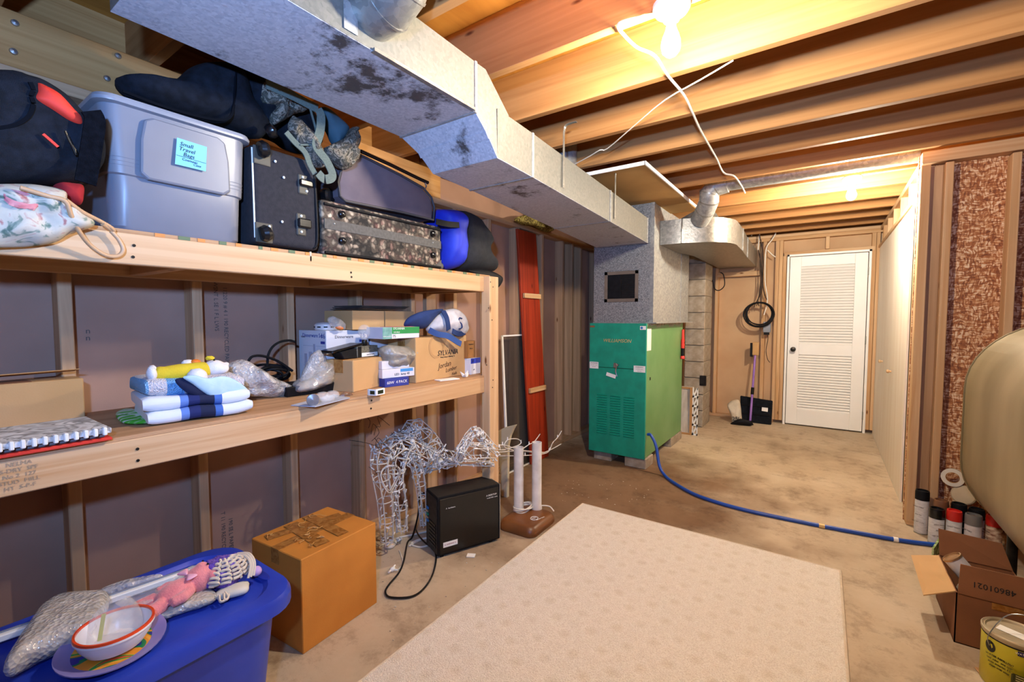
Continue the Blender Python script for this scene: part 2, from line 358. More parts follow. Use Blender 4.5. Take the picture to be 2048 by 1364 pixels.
def osb_mat():
    m, nt, b = nodes_of('osb'); L = nt.links.new; N = nt.nodes.new
    b.inputs['Roughness'].default_value = .7
    tc = N('ShaderNodeTexCoord'); n0 = N('ShaderNodeTexNoise'); n0.inputs['Scale'].default_value = 9; n0.inputs['Detail'].default_value = 2; L(tc.outputs['Object'], n0.inputs[0])
    outs = []
    for sx, sz, off in ((36, 165, 0), (150, 44, 3.3)):
        mp = N('ShaderNodeMapping'); mp.inputs['Scale'].default_value = (sx, 20, sz); mp.inputs['Location'].default_value = (off, off, off); mp.inputs['Rotation'].default_value = (0, .5 + off * .1, 0)
        ad = N('ShaderNodeVectorMath'); ad.operation = 'MULTIPLY_ADD'; L(n0.outputs['Color'], ad.inputs[0]); ad.inputs[1].default_value = (.05, 0, .05); L(tc.outputs['Object'], ad.inputs[2]); L(ad.outputs[0], mp.inputs[0])
        vo = N('ShaderNodeTexVoronoi'); vo.inputs['Scale'].default_value = 1; L(mp.outputs[0], vo.inputs[0]); outs.append(vo)
    mx = N('ShaderNodeMix'); mx.data_type = 'RGBA'; mx.inputs[0].default_value = .5; L(outs[0].outputs['Color'], mx.inputs[6]); L(outs[1].outputs['Color'], mx.inputs[7])
    r = ramp(nt, [(.22, '#7d4526'), (.48, '#b06a3a'), (.6, '#d29a68'), (.76, '#f0d0aa')]); L(mx.outputs[2], r.inputs[0]); L(r.outputs[0], b.inputs['Base Color'])
    bp = N('ShaderNodeBump'); bp.inputs['Strength'].default_value = .4; bp.inputs['Distance'].default_value = .004; L(mx.outputs[2], bp.inputs['Height']); L(bp.outputs[0], b.inputs['Normal'])
osb_mat()

# ================================================================ the room
ZC, SP = 2.30, 0.418            # underside of joists, joist spacing
def struct(name, mb, mat, **kw): return tag(mb.build(name, mat, loc=(0, 0, 0), **kw), kind='structure')
floor = struct('floor', MB().box(-2.6, 2.3, -2.0, 6.8, -.12, 0), 'concrete')
ceiling = struct('ceiling', MB().box(-2.6, 2.3, -2.0, 6.8, ZC + .235, ZC + .26), 'subfloor')
y = 1.55 - SP * 8
while y < 6.45:
    lumber('joist', MATS['joist'], ceiling, (-.15, y - .019, ZC + .1175), (4.6, .038, .235), bevel=.002)
    y += SP
# solid bridging between two joists, seen edge on over the rear half of the room
for px_, by in ():
    p = atz(px_, 250, ZC + .1)
    lumber('bridging', MATS['joist'], ceiling, (p.x, by - .019 + SP / 2, ZC + .12), (.038, SP - .04, .2))

# ---- left wall: drywall seen from its back, studs in front
WX, SX = -2.289, -2.2
wall_left = struct('wall_left', MB().box(WX - .013, WX, -2.0, 6.6, 0, 2.3), 'paperback')
k = -5
while True:
    yr = .427 + .408 * k; k += 1
    if yr > 6.4: break
    lumber('stud', MATS['stud_z'], wall_left, ((WX + SX) / 2, yr - .019, 1.06), (SX - WX, .038, 2.04))
lumber('stud', MATS['stud_z'], wall_left, ((WX + SX) / 2, 4.29, 1.06), (SX - WX, .038, 2.04))
lumber('bottom_plate', MATS['stud_y'], wall_left, ((WX + SX) / 2, 2.3, .02), (SX - WX, 8.5, .04))
lumber('top_plate', MATS['stud_y'], wall_left, ((WX + SX) / 2, 2.3, 2.1), (SX - WX, 8.5, .04))
lumber('beam', MATS['oldbeam'], wall_left, (-2.238, .6, 2.208), (.085, 3.4, .18))
for pxx, pyy in ((30, 46), (236, 112), (27, 103), (214, 157)):
    p = atx(pxx, pyy, -2.195); MB().lathe([(.0, 0), (.011, 0), (.009, .006), (.0, .008)], 10, Matrix.Translation(p) @ frame((1, 0, 0))).build('bolt', 'steel', wall_left, smooth=40)
for pxx, pyy, s in ((452, 655, '11220 9 # 4 1 190 RECYCLED PAPER'), (432, 610, 'J WSNT L SE 1 F L LWS'), (447, 1068, 'T 11 190 RECYCLED'), (462, 1068, '190 SE L PAPER')):
    text(wall_left, s, atx(pxx, pyy, WX + .001), (0, 0, -1), (0, 1, 0), .024, 'greyink', depth=.001)
for pxx, pyy in ((176, 662), (176, 676)):
    text(wall_left, 'n', atx(pxx, pyy, WX + .001), (0, 1, 0), (0, 0, 1), .03, 'greyink', depth=.001)

# ---- far wall with the louvred door
FY = 6.40
wall_far = struct('wall_far', MB().box(-2.4, .5, FY + .089, FY + .102, 0, 2.3), pm('paperlight', '#c9a57e', '#bf9a73', scale=3, rough=.9))
def fstud(x0, x1, z0=.04, z1=2.24, mat='pine_z'): lumber('stud', MATS[mat], wall_far, ((x0 + x1) / 2, FY + .0445, (z0 + z1) / 2), (x1 - x0, .088, z1 - z0))
for x in (-2.05, -1.62, -1.2, -.655): fstud(x, x + .04)
fstud(-.52, -.482); fstud(-.48, -.442); fstud(-.44, -.402, .04, 2.05); fstud(.402, .44); fstud(.443, .475)
fstud(-.02, .018, 2.1, 2.24)
lumber('header', MATS['pine_x'], wall_far, (0, FY + .044, 2.07), (.86, .089, .05))
lumber('top_plate', MATS['pine_x'], wall_far, (-.9, FY + .044, 2.26), (2.8, .09, .04)); lumber('top_plate', MATS['pine_x'], wall_far, (-.9, FY + .044, 2.30), (2.8, .09, .038))
lumber('bottom_plate', MATS['stud_x'], wall_far, (-1.45, FY + .044, .02), (1.9, .09, .038))
lumber('blocking', MATS['pine_x'], wall_far, (-.93, FY + .03, 1.86), (.5, .06, .06))

door = struct('door_1', MB().box(-.36, .36, FY + .02, FY + .028, .02, 2.02), 'doorwhite')
D0, D1, DZ = -.365, .375, 2.03
for x0, x1 in ((D0, D0 + .115), (D1 - .115, D1)): MB().box(x0, x1, FY - .01, FY + .025, .015, DZ).build('stile', 'doorwhite', door, bevel=.003)
for z0, z1 in ((.015, .2), (.86, .99), (1.91, DZ)): MB().box(D0 + .115, D1 - .115, FY - .01, FY + .025, z0, z1).build('rail', 'doorwhite', door, bevel=.003)
sl = MB().box(-(D1 - D0 - .23) / 2, (D1 - D0 - .23) / 2, -.004, .004, -.02, .02); first = None
for z0, z1, n in ((.2, .86, 21), (.99, 1.91, 29)):
    for i in range(n):
        z = z0 + (i + .5) * (z1 - z0) / n
        if first is None: first = sl.build('louver_slat', 'doorwhite', door, bevel=.002, loc=(.005, FY + .008, z), rot=(math.radians(-38), 0, 0))
        else: link('louver_slat', first.data, door, (.005, FY + .008, z), (math.radians(-38), 0, 0))
for x0, x1, z0, z1 in ((D0 - .03, D0 - .006, 0, DZ + .03), (D1 + .006, D1 + .03, 0, DZ + .03), (D0 - .03, D1 + .03, DZ + .006, DZ + .03)):
    MB().box(x0, x1, FY - .02, FY + .06, z0, z1).build('jamb', 'doorwhite', door, bevel=.002)
MB().lathe([(.026, 0), (.026, .006), (.011, .01), (.011, .035), (.024, .045), (.029, .058), (.024, .072), (.008, .077)], 20, Matrix.Translation((D0 + .06, FY - .01, .925)) @ frame((0, -1, 0))).build('door_knob', 'darkmetal', door, smooth=40)
for z in (.2, 1.05, 1.82):
    MB().cyl((D1 + .004, FY - .016, z - .045), (D1 + .004, FY - .016, z + .045), .007, 8).build('hinge', 'steel', door, smooth=40)

# ---- partition on the right with the long panel, open framing above it
PX = .47
wall_partition = struct('wall_partition', MB().box(PX, PX + .012, 4.13, 6.4, .0, 2.07), 'whitepanel')
MB().box(PX - .012, PX + .06, 4.13, 6.4, 2.07, 2.095).build('ledge', 'pine_y', wall_partition)
for i, yy in enumerate((4.35, 4.8, 5.25, 5.7, 6.1)): lumber('cripple_stud', MATS['pine_z'], wall_partition, (PX + .045, yy, 2.18), (.088, .038, .17))
lumber('top_plate', MATS['pine_y'], wall_partition, (PX + .045, 5.05, 2.28), (.09, 2.66, .038))
MB().box(PX + .09, PX + .1, 4.0, 6.4, 0, 2.3).build('back_panel', 'paperlight', wall_partition)
lumber('stud', MATS['pine_plain'], wall_partition, (PX + .055, 4.04, 1.14), (.08, .17, 2.24))
lumber('corner_board', MATS['pine_plain'], wall_partition, (PX + .006, 3.86, 1.15), (.022, .16, 2.29))
for yy, z in ((5.62, .88), (4.92, .85)): MB().lathe([(.008, 0), (.008, .012), (.016, .02), (.014, .03), (.004, .034)], 14, Matrix.Translation((PX, yy, z)) @ frame((-1, 0, 0))).build('peg_knob', 'pine_x', wall_partition, smooth=40)

# ---- strand-board wall on the right, facing the camera
OY = 3.69
wall_right = struct('wall_right', MB().box(.45, 2.3, OY + .089, OY + .1, 0, 2.3), 'osb')
for x0, x1, mat in ((.453, .497, 'pine_z'), (.56, .598, 'pine_z'), (.832, .87, 'pine_z'), (1.24, 1.278, 'pine_z'), (1.65, 1.688, 'pine_z')):
    lumber('stud', MATS[mat], wall_right, ((x0 + x1) / 2, OY + .0445, 1.12), (x1 - x0, .088, 2.2))
lumber('stud', MATS['stud_z'], wall_right, (.529, OY + .07, 1.12), (.062, .03, 2.2))
lumber('top_plate', MATS['pine_x'], wall_right, (1.38, OY + .044, 2.265), (1.85, .09, .07))
lumber('bottom_plate', MATS['pine_x'], wall_right, (1.38, OY + .044, .02), (1.85, .09, .038))
# ---- walls out of view, and an unseen window opening added to let in cool daylight
struct('wall_side', MB().box(2.3, 2.32, -2.0, 3.8, 0, 2.3), 'paperback')
wn = MB(); wn.box(-2.4, -.2, -2.02, -2.0, 0, 2.3); wn.box(.7, 2.3, -2.02, -2.0, 0, 2.3); wn.box(-.2, .7, -2.02, -2.0, 0, 1.45); wn.box(-.2, .7, -2.02, -2.0, 2.0, 2.3)
struct('wall_near', wn, 'paperback')
win = MB()
for b in ((-.2, .7, 1.45, 1.49), (-.2, .7, 1.96, 2.0), (-.2, -.16, 1.45, 2.0), (.66, .7, 1.45, 2.0), (.23, .27, 1.45, 2.0)): win.box(b[0], b[1], -2.03, -1.98, b[2], b[3])
struct('added_window', win, 'doorwhite')
for xx in (-2.47, 2.2): lumber('rim_blocker', MATS['oldbeam'], ceiling, (xx, 2.4, ZC + .1175), (.04, 8.8, .237))  # unseen boards added to keep world light from leaking over the wall tops
for yy in (-2.0, 6.62): lumber('rim_blocker', MATS['joist'], ceiling, (-.1, yy, ZC + .1175), (4.9, .04, .237))
# ================================================================ lamps
def lamp(x, y, strength, label):
    t = thing('bare_bulb_lamp', label, 'lamp', (x, y, ZC), 0, 'bare bulb lamps on the joists')
    M = Matrix.Translation((x, y, ZC)) @ frame((0, 0, -1))
    MB().lathe([(.058, 0), (.058, .012), (.05, .024), (.03, .032), (.024, .05), (.021, .052)], 28, M).build('porcelain_base', 'white', t, smooth=40)
    MB().lathe([(.0145, .04), (.0145, .062)], 16, M).build('bulb_collar', 'steel', t, smooth=40)
    MB().lathe([(.013, .062), (.016, .078), (.024, .098), (.029, .116), (.030, .130), (.026, .146), (.016, .157), (.004, .161)], 14, M).build('bulb', emit('bulb_glow_%g' % strength, BULB_COLOR, strength), t, smooth=60)
    return t
lamp(-.432, 1.515, BULB1_STRENGTH, 'bare bulb in a white porcelain holder on a joist above the rug')
lamp(.128, 4.06, BULB2_STRENGTH, 'bare glowing bulb on a joist near the louvred door')

# ================================================================ supply duct
duct = thing('supply_duct', 'galvanized rectangular air duct stepping down from the joists to the furnace', 'duct', (-1.35, 2.1, 1.93))
# cross-sections along its run: y, xl, xr, zb, zt
SEC = [(.40, -1.552, -1.128, 2.098, 2.292), (1.385, -1.557, -1.135, 2.098, 2.285)]
LOW = [(1.50, -1.482, -1.118, 1.955, 2.15), (1.68, -1.490, -1.122, 1.953, 2.148), (3.795, -1.705, -1.245, 1.932, 2.135)]
def dring(y, xl, xr, zb, zt): return [(xl, y, zb), (xr, y, zb), (xr, y, zt), (xl, y, zt)]
MB().loft([dring(*SEC[0]), dring(*SEC[1])]).build('duct_section', 'galvdull', duct)
def bsheet(s0, s1, m='galvstainlit'):
    q = [(s0[1] + .001, s0[0], s0[3]), (s0[2] - .001, s0[0], s0[3]), (s1[2] - .001, s1[0], s1[3]), (s1[1] + .001, s1[0], s1[3])]; MB().hexa([(x, y, z - .002) for x, y, z in q], q).build('bottom_sheet', m, duct)
bsheet(SEC[0], SEC[1])
tr = [[(-1.557, 1.385, 2.098), (-1.135, 1.385, 2.098), (-1.135, 1.45, 2.285), (-1.557, 1.45, 2.285)], [(-1.51, 1.45, 2.03), (-1.125, 1.45, 2.03), (-1.125, 1.51, 2.22), (-1.51, 1.51, 2.22)], [(-1.482, 1.505, 1.955), (-1.118, 1.505, 1.955), (-1.118, 1.585, 2.15), (-1.482, 1.585, 2.15)]]
MB().loft([dring(*SEC[1]), tr[0]]).loft(tr).build('duct_offset', 'galvdull', duct)
for t0, t1 in zip(tr, tr[1:]):
    q = [V(t0[0]), V(t0[1]), V(t1[1]), V(t1[0])]; nn_ = (q[1] - q[0]).cross(q[3] - q[0]).normalized() * .002; nn_ = -nn_ if nn_.z > 0 else nn_; MB().hexa([p + nn_ for p in q], q).build('bottom_sheet', 'galvstainlit', duct)
def lerp(a, b, t): return tuple(p + (q - p) * t for p, q in zip(a, b))
def low_at(y):
    a, b = (LOW[0], LOW[1]) if y < LOW[1][0] else (LOW[1], LOW[2]); return lerp(a, b, (y - a[0]) / (b[0] - a[0]))
ys = [1.505, 1.79, 2.85, 3.795]
for a, b in zip(ys, ys[1:]):
    A, B = low_at(a), low_at(b); MB().loft([dring(*A), dring(*B)]).build('duct_section', 'galvdull', duct); bsheet(A, B)
def collar(sec, g=.006, w=.014):
    y, xl, xr, zb, zt = sec; MB().loft([dring(y - w / 2, xl - g, xr + g, zb - g, zt + .002), dring(y + w / 2, xl - g, xr + g, zb - g, zt + .002)]).build('seam', 'galv', duct, bevel=.002)
for s in (SEC[1], low_at(1.79), low_at(2.85), low_at(3.77)): collar(s)
MB().ribbon([(-1.51, 1.448, 2.028), (-1.125, 1.448, 2.028)], .03, .006, (0, .6, -.75)).build('seam', 'galvstainlit', duct)
MB().box(-1.14, -1.122, .9, 1.37, 2.094, 2.104).build('flange_strip', 'galvbright', duct)
MB().box(-1.1285, -1.1265, .80, .845, 2.11, 2.19).build('bracket', 'galv', duct)
# round take-off turning up between the joists
def elbow(pts, r, mat, name, parent, gores=True, n=28):
    mb = MB(); mb.tube(pts, r, n, True); o = mb.build(name, mat, parent, smooth=40)
    if gores:
        for i in range(1, len(pts) - 1):
            d = (V(pts[i + 1]) - V(pts[i - 1])).normalized(); c = V(pts[i]); MB().cyl(c - d * .004, c + d * .004, r * 1.025, n).build('gore_seam', 'galvbright', parent, smooth=40)
    return o
elbow([(-1.14, .90, 2.215), (-1.075, .905, 2.22), (-1.02, .905, 2.25), (-.985, .905, 2.30), (-.975, .905, 2.37), (-.975, .905, 2.5)], .085, 'galvbright', 'round_takeoff', duct)
stub = MB().cyl((-1.45, 2.70, 2.148), (-1.45, 2.70, 2.53), .08, 24)
tag(stub.build('round_pipe', 'galv', smooth=40), 'short galvanized round pipe rising behind the long duct', 'pipe')
def strap(px0, py0, px1, py1, label):
    yy = low_at(atx(px1, py1, -1.19).y)[0]; xr = low_at(yy)[2] + .006; zb = low_at(yy)[3]
    m = MB().ribbon(spline([(xr + .075, yy, ZC - .004), (xr + .02, yy, ZC - .006), (xr + .004, yy, ZC - .03), (xr + .002, yy, 2.2), (xr + .002, yy, zb + .03)], 4), .018, .002, (0, 1, 0))
    tag(m.build('duct_strap', 'galvbright'), label, 'strap', 'metal straps holding up the duct')
strap(1118, 228, 1110, 378, 'bent metal hanger strap on the duct, the one nearer the step')
strap(1232, 333, 1229, 450, 'thin metal hanger strap on the duct, the one nearer the furnace')

# ================================================================ furnace and plenum
FX0, FX1, FY0, FY1, FZ0, FZ1 = -1.745, -1.235, 3.75, 4.95, .095, 1.25
fur = thing('furnace', 'green floor-standing furnace with louvred front raised on concrete blocks', 'furnace', (-1.49, 4.35, FZ0))
pm('furngreen', '#6f9a62', '#5d8c50', scale=2.5, rough=.42)
pm('furnteal', '#08977a', '#078a6f', scale=14, rough=.5)
MB().box(FX0, FX1, FY0 + .02, FY1, FZ0, FZ1).build('cabinet', 'furngreen', fur, bevel=.006, seg=2)
MB().box(FX0 - .004, FX1 + .004, FY0, FY0 + .024, .862, FZ1 + .004).build('front_panel', 'furnteal', fur, bevel=.004, seg=2)
lowp = MB().box(FX0 - .004, FX1 + .004, FY0, FY0 + .024, FZ0 - .004, .858).build('front_panel', 'furnteal', fur, bevel=.004, seg=2)
lm = None
for c in range(3):
    for i in range(17):
        p = (-1.623 + c * .125, FY0 - .001, .265 + i * .0215)
        mb = MB(); mb.loft([[(-.047, 0, -.004), (-.047, -.008, .002), (-.047, 0, .008)], [(.047, 0, -.004), (.047, -.008, .002), (.047, 0, .008)]])
        if lm is None: o = mb.build('louver', 'furnteal', fur, loc=p); lm = o.data
        else: link('louver', lm, fur, root_inv(fur) @ V(p))
text(fur, 'WILLIAMSON', (-1.49, FY0 - .002, 1.10), (1, 0, 0), (0, 0, 1), .043, pm('gilt', '#dcb878', '#c9a25f', rough=.4, metal=.1), shear=.25)
for x0, x1, z0, z1 in ((-1.745, -1.66, .845, .905), (-1.335, -1.235, .838, .893)):
    pl = MB().box(x0, x1, FY0 - .0025, FY0, z0, z1).build('warning_label', 'white', fur)
    for i, s in enumerate(('WARNING', 'read before service', 'keep clear')): text(pl, s, ((x0 + x1) / 2, FY0 - .003, z1 - .012 - i * .016), (1, 0, 0), (0, 0, 1), .014 if i == 0 else .008, 'ink')
pl = MB().box(-1.285, -1.235, FY0 - .0025, FY0, 1.2, 1.232).build('badge', 'white', fur)
MB().cyl((-1.27, FY0 - .004, 1.216), (-1.27, FY0 - .002, 1.216), .011, 16).build('badge_dot', pm('blueprint', '#2d74b5', '#2d74b5'), pl)
MB().box(-1.745, -1.70, FY0 - .002, FY0, 1.215, 1.232).build('maker_plate', 'cardboarddark', fur)
hd = MB(); hd.tube(spline([(-1.50, FY0 - .004, .90), (-1.49, FY0 - .03, .905), (-1.475, FY0 - .03, .89), (-1.49, FY0 - .02, .84), (-1.478, FY0 - .015, .79)], 4), .006, 8); hd.box(-1.515, -1.49, FY0 - .008, FY0, .865, .905); hd.box(-1.485, -1.462, FY0 - .035, FY0 - .02, .885, .9)
hd = hd.build('latch', 'steel', fur, smooth=40)
MB().box(-.045, .045, -.001, .001, -.016, .016, Matrix.Translation((-1.535, FY0 - .012, .795)) @ Matrix.Rotation(.25, 4, 'Y')).build('hang_tag', 'paper', hd)
MB().box(FX1, FX1 + .002, FY0 + .03, FY0 + .14, 1.02, 1.21).build('side_label', 'paper', fur)
MB().box(FX1, FX1 + .003, FY0 + .12, FY0 + .14, .76, .785).build('slot', 'black', fur)
sil = MB(); rnd.seed(4)
for i in range(26):
    yy = FY0 + .06 + i * .042; h = rnd.uniform(.012, .04); sil.loft([[(FX1, yy - .014, 1.252), (FX1 + .008, yy - .008, 1.25), (FX1 + .008, yy + .008, 1.25), (FX1, yy + .014, 1.252)], [(FX1, yy - .008, 1.252 - h), (FX1 + .003, yy - .004, 1.252 - h), (FX1 + .003, yy + .004, 1.252 - h), (FX1, yy + .008, 1.252 - h)]])
sil.build('sealant_bead', pm('sealant', '#b7ab97', '#8f8371', scale=20), fur)
for i, (x, yy, sx, sy, nm) in enumerate(((-1.32, 3.87, .19, .2, 'near right'), (-1.64, 3.90, .17, .18, 'near left'), (-1.335, 4.78, .2, .4, 'far right'), (-1.64, 4.75, .18, .38, 'far left'))):
    tag(MB().box(x - sx / 2, x + sx / 2, yy - sy / 2, yy + sy / 2, 0, FZ0 - .006).build('concrete_block', 'block', bevel=.005), 'rough concrete block under the %s corner of the furnace' % nm, 'block', 'blocks under the furnace')

plen = thing('plenum', 'speckled galvanized plenum box with a dark vent standing on the furnace', 'plenum', (-1.47, 4.4, FZ1 + .005))
P0, P1, PY0, PY1, PZ1 = -1.742, -1.205, 3.81, 5.05, 2.27
MB().box(P0, P1, PY0, 4.72, FZ1 + .005, PZ1).build('casing', 'spangle', plen, bevel=.003)
MB().box(P0 + .01, P1 - .004, 4.725, PY1, FZ1 + .005, PZ1).build('rear_casing', 'galv', plen, bevel=.003)
MB().box(P1 - .004, P1 + .008, 4.70, 4.735, FZ1 + .006, PZ1).build('seam', 'galv', plen)
MB().box(P1, P1 + .003, PY0 + .02, 4.70, FZ1 + .012, PZ1).build('side_panel', 'galv', plen)
for z in (1.41, 1.72): MB().box(P0, P1, PY0 - .004, PY0, z, z + .004).build('crease', 'galv', plen)
MB().box(P1 - .02, P1 + .012, PY0 - .008, PY0 + .02, FZ1 + .006, PZ1).build('corner_cleat', 'galv', plen)
MB().box(P0 + .0, P1 + .04, PY0 - .01, PY1 + .02, FZ1 + .003, FZ1 + .012).build('base_flange', 'galv', plen)
vf = MB(); v0, v1, w0, w1 = -1.635, -1.325, 1.44, 1.71
for b in ((v0, v1, w0, w0 + .03), (v0, v1, w1 - .03, w1), (v0, v0 + .03, w0, w1), (v1 - .03, v1, w0, w1)): vf.box(b[0], b[1], PY0 - .008, PY0, b[2], b[3])
vf = vf.build('vent_frame', pm('ventframe', '#77685a', '#6a5c50', rough=.6), plen, bevel=.002)
MB().box(v0 + .03, v1 - .03, PY0 - .003, PY0 - .001, w0 + .03, w1 - .03).build('vent_opening', 'black', vf)
MB().box(-1.482, -1.476, PY0 - .007, PY0 - .003, w0 + .03, w1 - .03).build('vent_mullion', 'darkmetal', vf)
for i in range(14):
    z = w0 + .04 + i * .0145; MB().box(-1.474, v1 - .032, PY0 - .0065, PY0 - .003, z, z + .004).build('vent_slat', 'darkmetal', vf)

# return duct curving away to the far wall, round pipe climbing from its top
ret = thing('return_duct', 'shiny galvanized duct curving from the plenum towards the far wall', 'duct', (-.9, 4.8, 1.95))
RB, RT = 1.935, 2.14; outer = [(-1.20, 3.985), (-1.02, 3.99), (-.92, 4.03)] + [(-.96 + .31 * math.cos(a), 4.36 + .34 * math.sin(a)) for a in [math.radians(d) for d in (-68, -54, -40, -26, -12, 0)]] + [(-.66, 4.75), (-.69, 5.3), (-.72, 6.385)]
inner = [(-1.20, 4.62), (-1.19, 4.64), (-1.18, 4.66), (-1.17, 4.68), (-1.165, 4.7), (-1.16, 4.72), (-1.155, 4.74), (-1.15, 4.77), (-1.15, 4.8), (-1.13, 4.9), (-1.13, 5.4), (-1.14, 6.385)]
MB().loft([[(ox, oy, RB), (ox, oy, RT), (ix, iy, RT), (ix, iy, RB)] for (ox, oy), (ix, iy) in zip(outer, inner)]).build('curved_casing', 'galvbright', ret, smooth=35)
for i in (1, 9, 10):
    (ox, oy), (ix, iy) = outer[i], inner[i]; d = V((ox - ix, oy - iy, 0)).normalized() * .005
    MB().cyl((ox + d.x, oy + d.y, RB), (ox + d.x, oy + d.y, RT), .006, 6).build('seam', 'galvbright', ret)
MB().loft([[(-1.04, 4.0, RT), (-.84, 4.07, RT), (-.76, 4.24, RT), (-1.0, 4.24, RT)], [(-.92, 3.97, RT + .045), (-.80, 3.99, RT + .045), (-.78, 4.08, RT + .045), (-.90, 4.08, RT + .045)]]).build('reducer', 'galvbright', ret, smooth=20)
elbow([(-.89, 4.05, 2.12), (-.83, 3.96, 2.18), (-.79, 3.90, 2.235), (-.785, 3.885, 2.29), (-.75, 3.885, 2.335), (-.66, 3.885, 2.352)], .076, 'galv', 'round_elbow', ret)
MB().cyl((-.70, 3.885, 2.352), (.462, 3.885, 2.352), .062, 24).build('round_pipe', 'galv', ret, smooth=40)
# panel tacked to the joists beside the duct
pnl = MB().hexa([(-1.40, 2.86, 2.272), (-.965, 2.86, 2.272), (-.965, 4.30, 2.262), (-1.40, 4.30, 2.262)], [(-1.40, 2.86, 2.287), (-.965, 2.86, 2.287), (-.965, 4.30, 2.277), (-1.40, 4.30, 2.277)])
cpn = thing('ceiling_panel', 'tan wallboard sheet with white edges fixed under the joists beside the duct', 'panel', (-1.2, 3.5, 2.27))
pnl.build('sheet', pm('tanboard', '#b98e4e', '#ac8244', scale=3, rough=.85), cpn)
for x0, x1, y0, y1 in ((-1.404, -.961, 2.852, 2.86), (-.965, -.957, 2.852, 4.3)): MB().box(x0, x1, y0, y1, 2.266, 2.29).build('edge_strip', 'paper', cpn)

# ================================================================ chimney, filter, torch, hose
chim = thing('block_chimney', 'grey concrete block chimney column behind the furnace', 'chimney', (-1.27, 5.75, 0))
MB().box(-1.375, -1.165, 5.65, 5.98, 0, 2.29).build('mortar_core', pm('mortar', '#8f8272', '#857866', scale=20, rough=.95), chim)
bm_ = None
for i in range(12):
    z = .005 + i * .1945
    if bm_ is None: o = MB().box(-.11, .11, -.19, .19, 0, .187).build('block', 'block', chim, bevel=.005, loc=(-1.27, 5.82, z)); bm_ = o.data
    else: link('block', bm_, chim, root_inv(chim) @ V((-1.27, 5.82, z)))
MB().box(-1.20, -1.13, 5.62, 5.66, .5, .62).build('cleanout_cover', 'darkmetal', chim, bevel=.004)
flt = thing('furnace_filter', 'white pleated furnace filter in a cardboard frame leaning by the furnace', 'filter', (-1.25, 5.22, 0))
def fq(u, z): return V((-1.345 + .165 * u, 5.19 + .02 * u, z))
MB().hexa([(-1.345, 5.19, 0), (-1.18, 5.2, 0), (-1.18, 5.24, 0), (-1.345, 5.23, 0)], [(-1.345, 5.21, .53), (-1.18, 5.22, .53), (-1.18, 5.26, .53), (-1.345, 5.25, .53)]).build('pleats', pm('filtermedia', '#cfc6b8', '#b9ad9c', scale=30, stretch=(1, 1, .2), bump=.5), flt)
MB().box(-1.205, -1.18, 5.185, 5.2, 0, .53).box(-1.345, -1.18, 5.19, 5.2, 0, .02).box(-1.345, -1.18, 5.205, 5.215, .51, .53).build('frame_edge', 'cardboard', flt)
lat = MB()
for i in range(5):
    z = .01 + i * .105; lat.box(-1.178, -1.12, 5.19, 5.2, z - .008, z + .012); lat.ribbon([(-1.172, 5.195, z), (-1.126, 5.195, z + .1)], .016, .01, (0, 0, 1)) if i < 5 else None
lat.box(-1.178, -1.166, 5.19, 5.2, 0, .53); lat.box(-1.132, -1.12, 5.19, 5.2, 0, .53)
lat.build('lattice_side', 'white', flt)
tor = thing('flashlight', 'red flashlight with black grip hanging on the green furnace side', 'flashlight', (FX1 + .02, 4.86, .9))
pm('torchred', '#e8382c', '#d42d22', rough=.4)
ty, tx = 4.87, FX1 + .022
MB().cyl((tx, ty, 1.08), (tx, ty, 1.18), .014, 14, .012).cyl((tx, ty, .985), (tx, ty, 1.08), .018, 14).build('body', 'torchred', tor, smooth=40)
MB().cyl((tx, ty, .905), (tx, ty, .985), .017, 14).build('grip', 'black', tor, smooth=40)
MB().lathe([(.016, .905), (.022, .895), (.022, .875), (.018, .872)], 16, Matrix.Translation((tx, ty, 0))).build('head', 'torchred', tor, smooth=40)
MB().box(tx + .01, tx + .02, ty - .004, ty + .004, 1.035, 1.05).build('switch', 'black', tor)
hose = thing('garden_hose', 'blue hose running from the furnace across the concrete floor', 'hose', (-.3, 3.4, 0))
HP = [(-1.222, 3.80, .30), (-1.19, 3.79, .30), (-1.14, 3.77, .22), (-1.10, 3.73, .08), (-1.044, 3.69, .016), (-.93, 3.56, .012), (-.742, 3.41, .012), (-.55, 3.345, .012), (-.374, 3.322, .012), (-.18, 3.325, .012), (.011, 3.335, .012), (.18, 3.35, .012), (.349, 3.369, .012), (.45, 3.39, .012), (.545, 3.42, .012), (.6, 3.44, .012)]
MB().tube(spline(HP, 6), .0125, 10).build('hose_tube', pm('hoseblue', '#1f4fae', '#1a459c', rough=.35), hose, smooth=40)
for a, b, m in (((.005, 3.334, .012), (.035, 3.337, .012), 'gilt'), ((.363, 3.371, .012), (.385, 3.375, .012), 'white')): MB().cyl(a, b, .0145, 10).build('coupling', m, hose, smooth=40)

# ================================================================ things along the left wall, past the shelves
rb = thing('red_board', 'tall red-stained plank with two pale cleats leaning on the studs', 'plank', (-2.13, 3.45, 0))
A0, A1 = V((-2.10, 3.325, 0)), V((-2.10, 3.63, 0)); B0, B1 = V((-2.172, 3.205, 2.06)), V((-2.172, 3.505, 2.06)); tk = V((-.022, 0, 0))
MB().hexa([A0, A0 + tk, A1 + tk, A1], [B0, B0 + tk, B1 + tk, B1]).build('plank', 'redboard', rb, bevel=.003)
for t in (.31, .715):
    c0, c1 = A0.lerp(B0, t), A1.lerp(B1, t); o = V((.022, 0, 0)); h = V((0, -.002, .042))
    MB().hexa([c0 + o + V((0, .02, 0)), c0 + V((0, .02, 0)), c1 - V((0, .01, 0)), c1 + o - V((0, .01, 0))], [c0 + o + V((0, .02, 0)) + h, c0 + V((0, .02, 0)) + h, c1 - V((0, .01, 0)) + h, c1 + o - V((0, .01, 0)) + h]).build('cleat', 'pine_y', rb, bevel=.002)
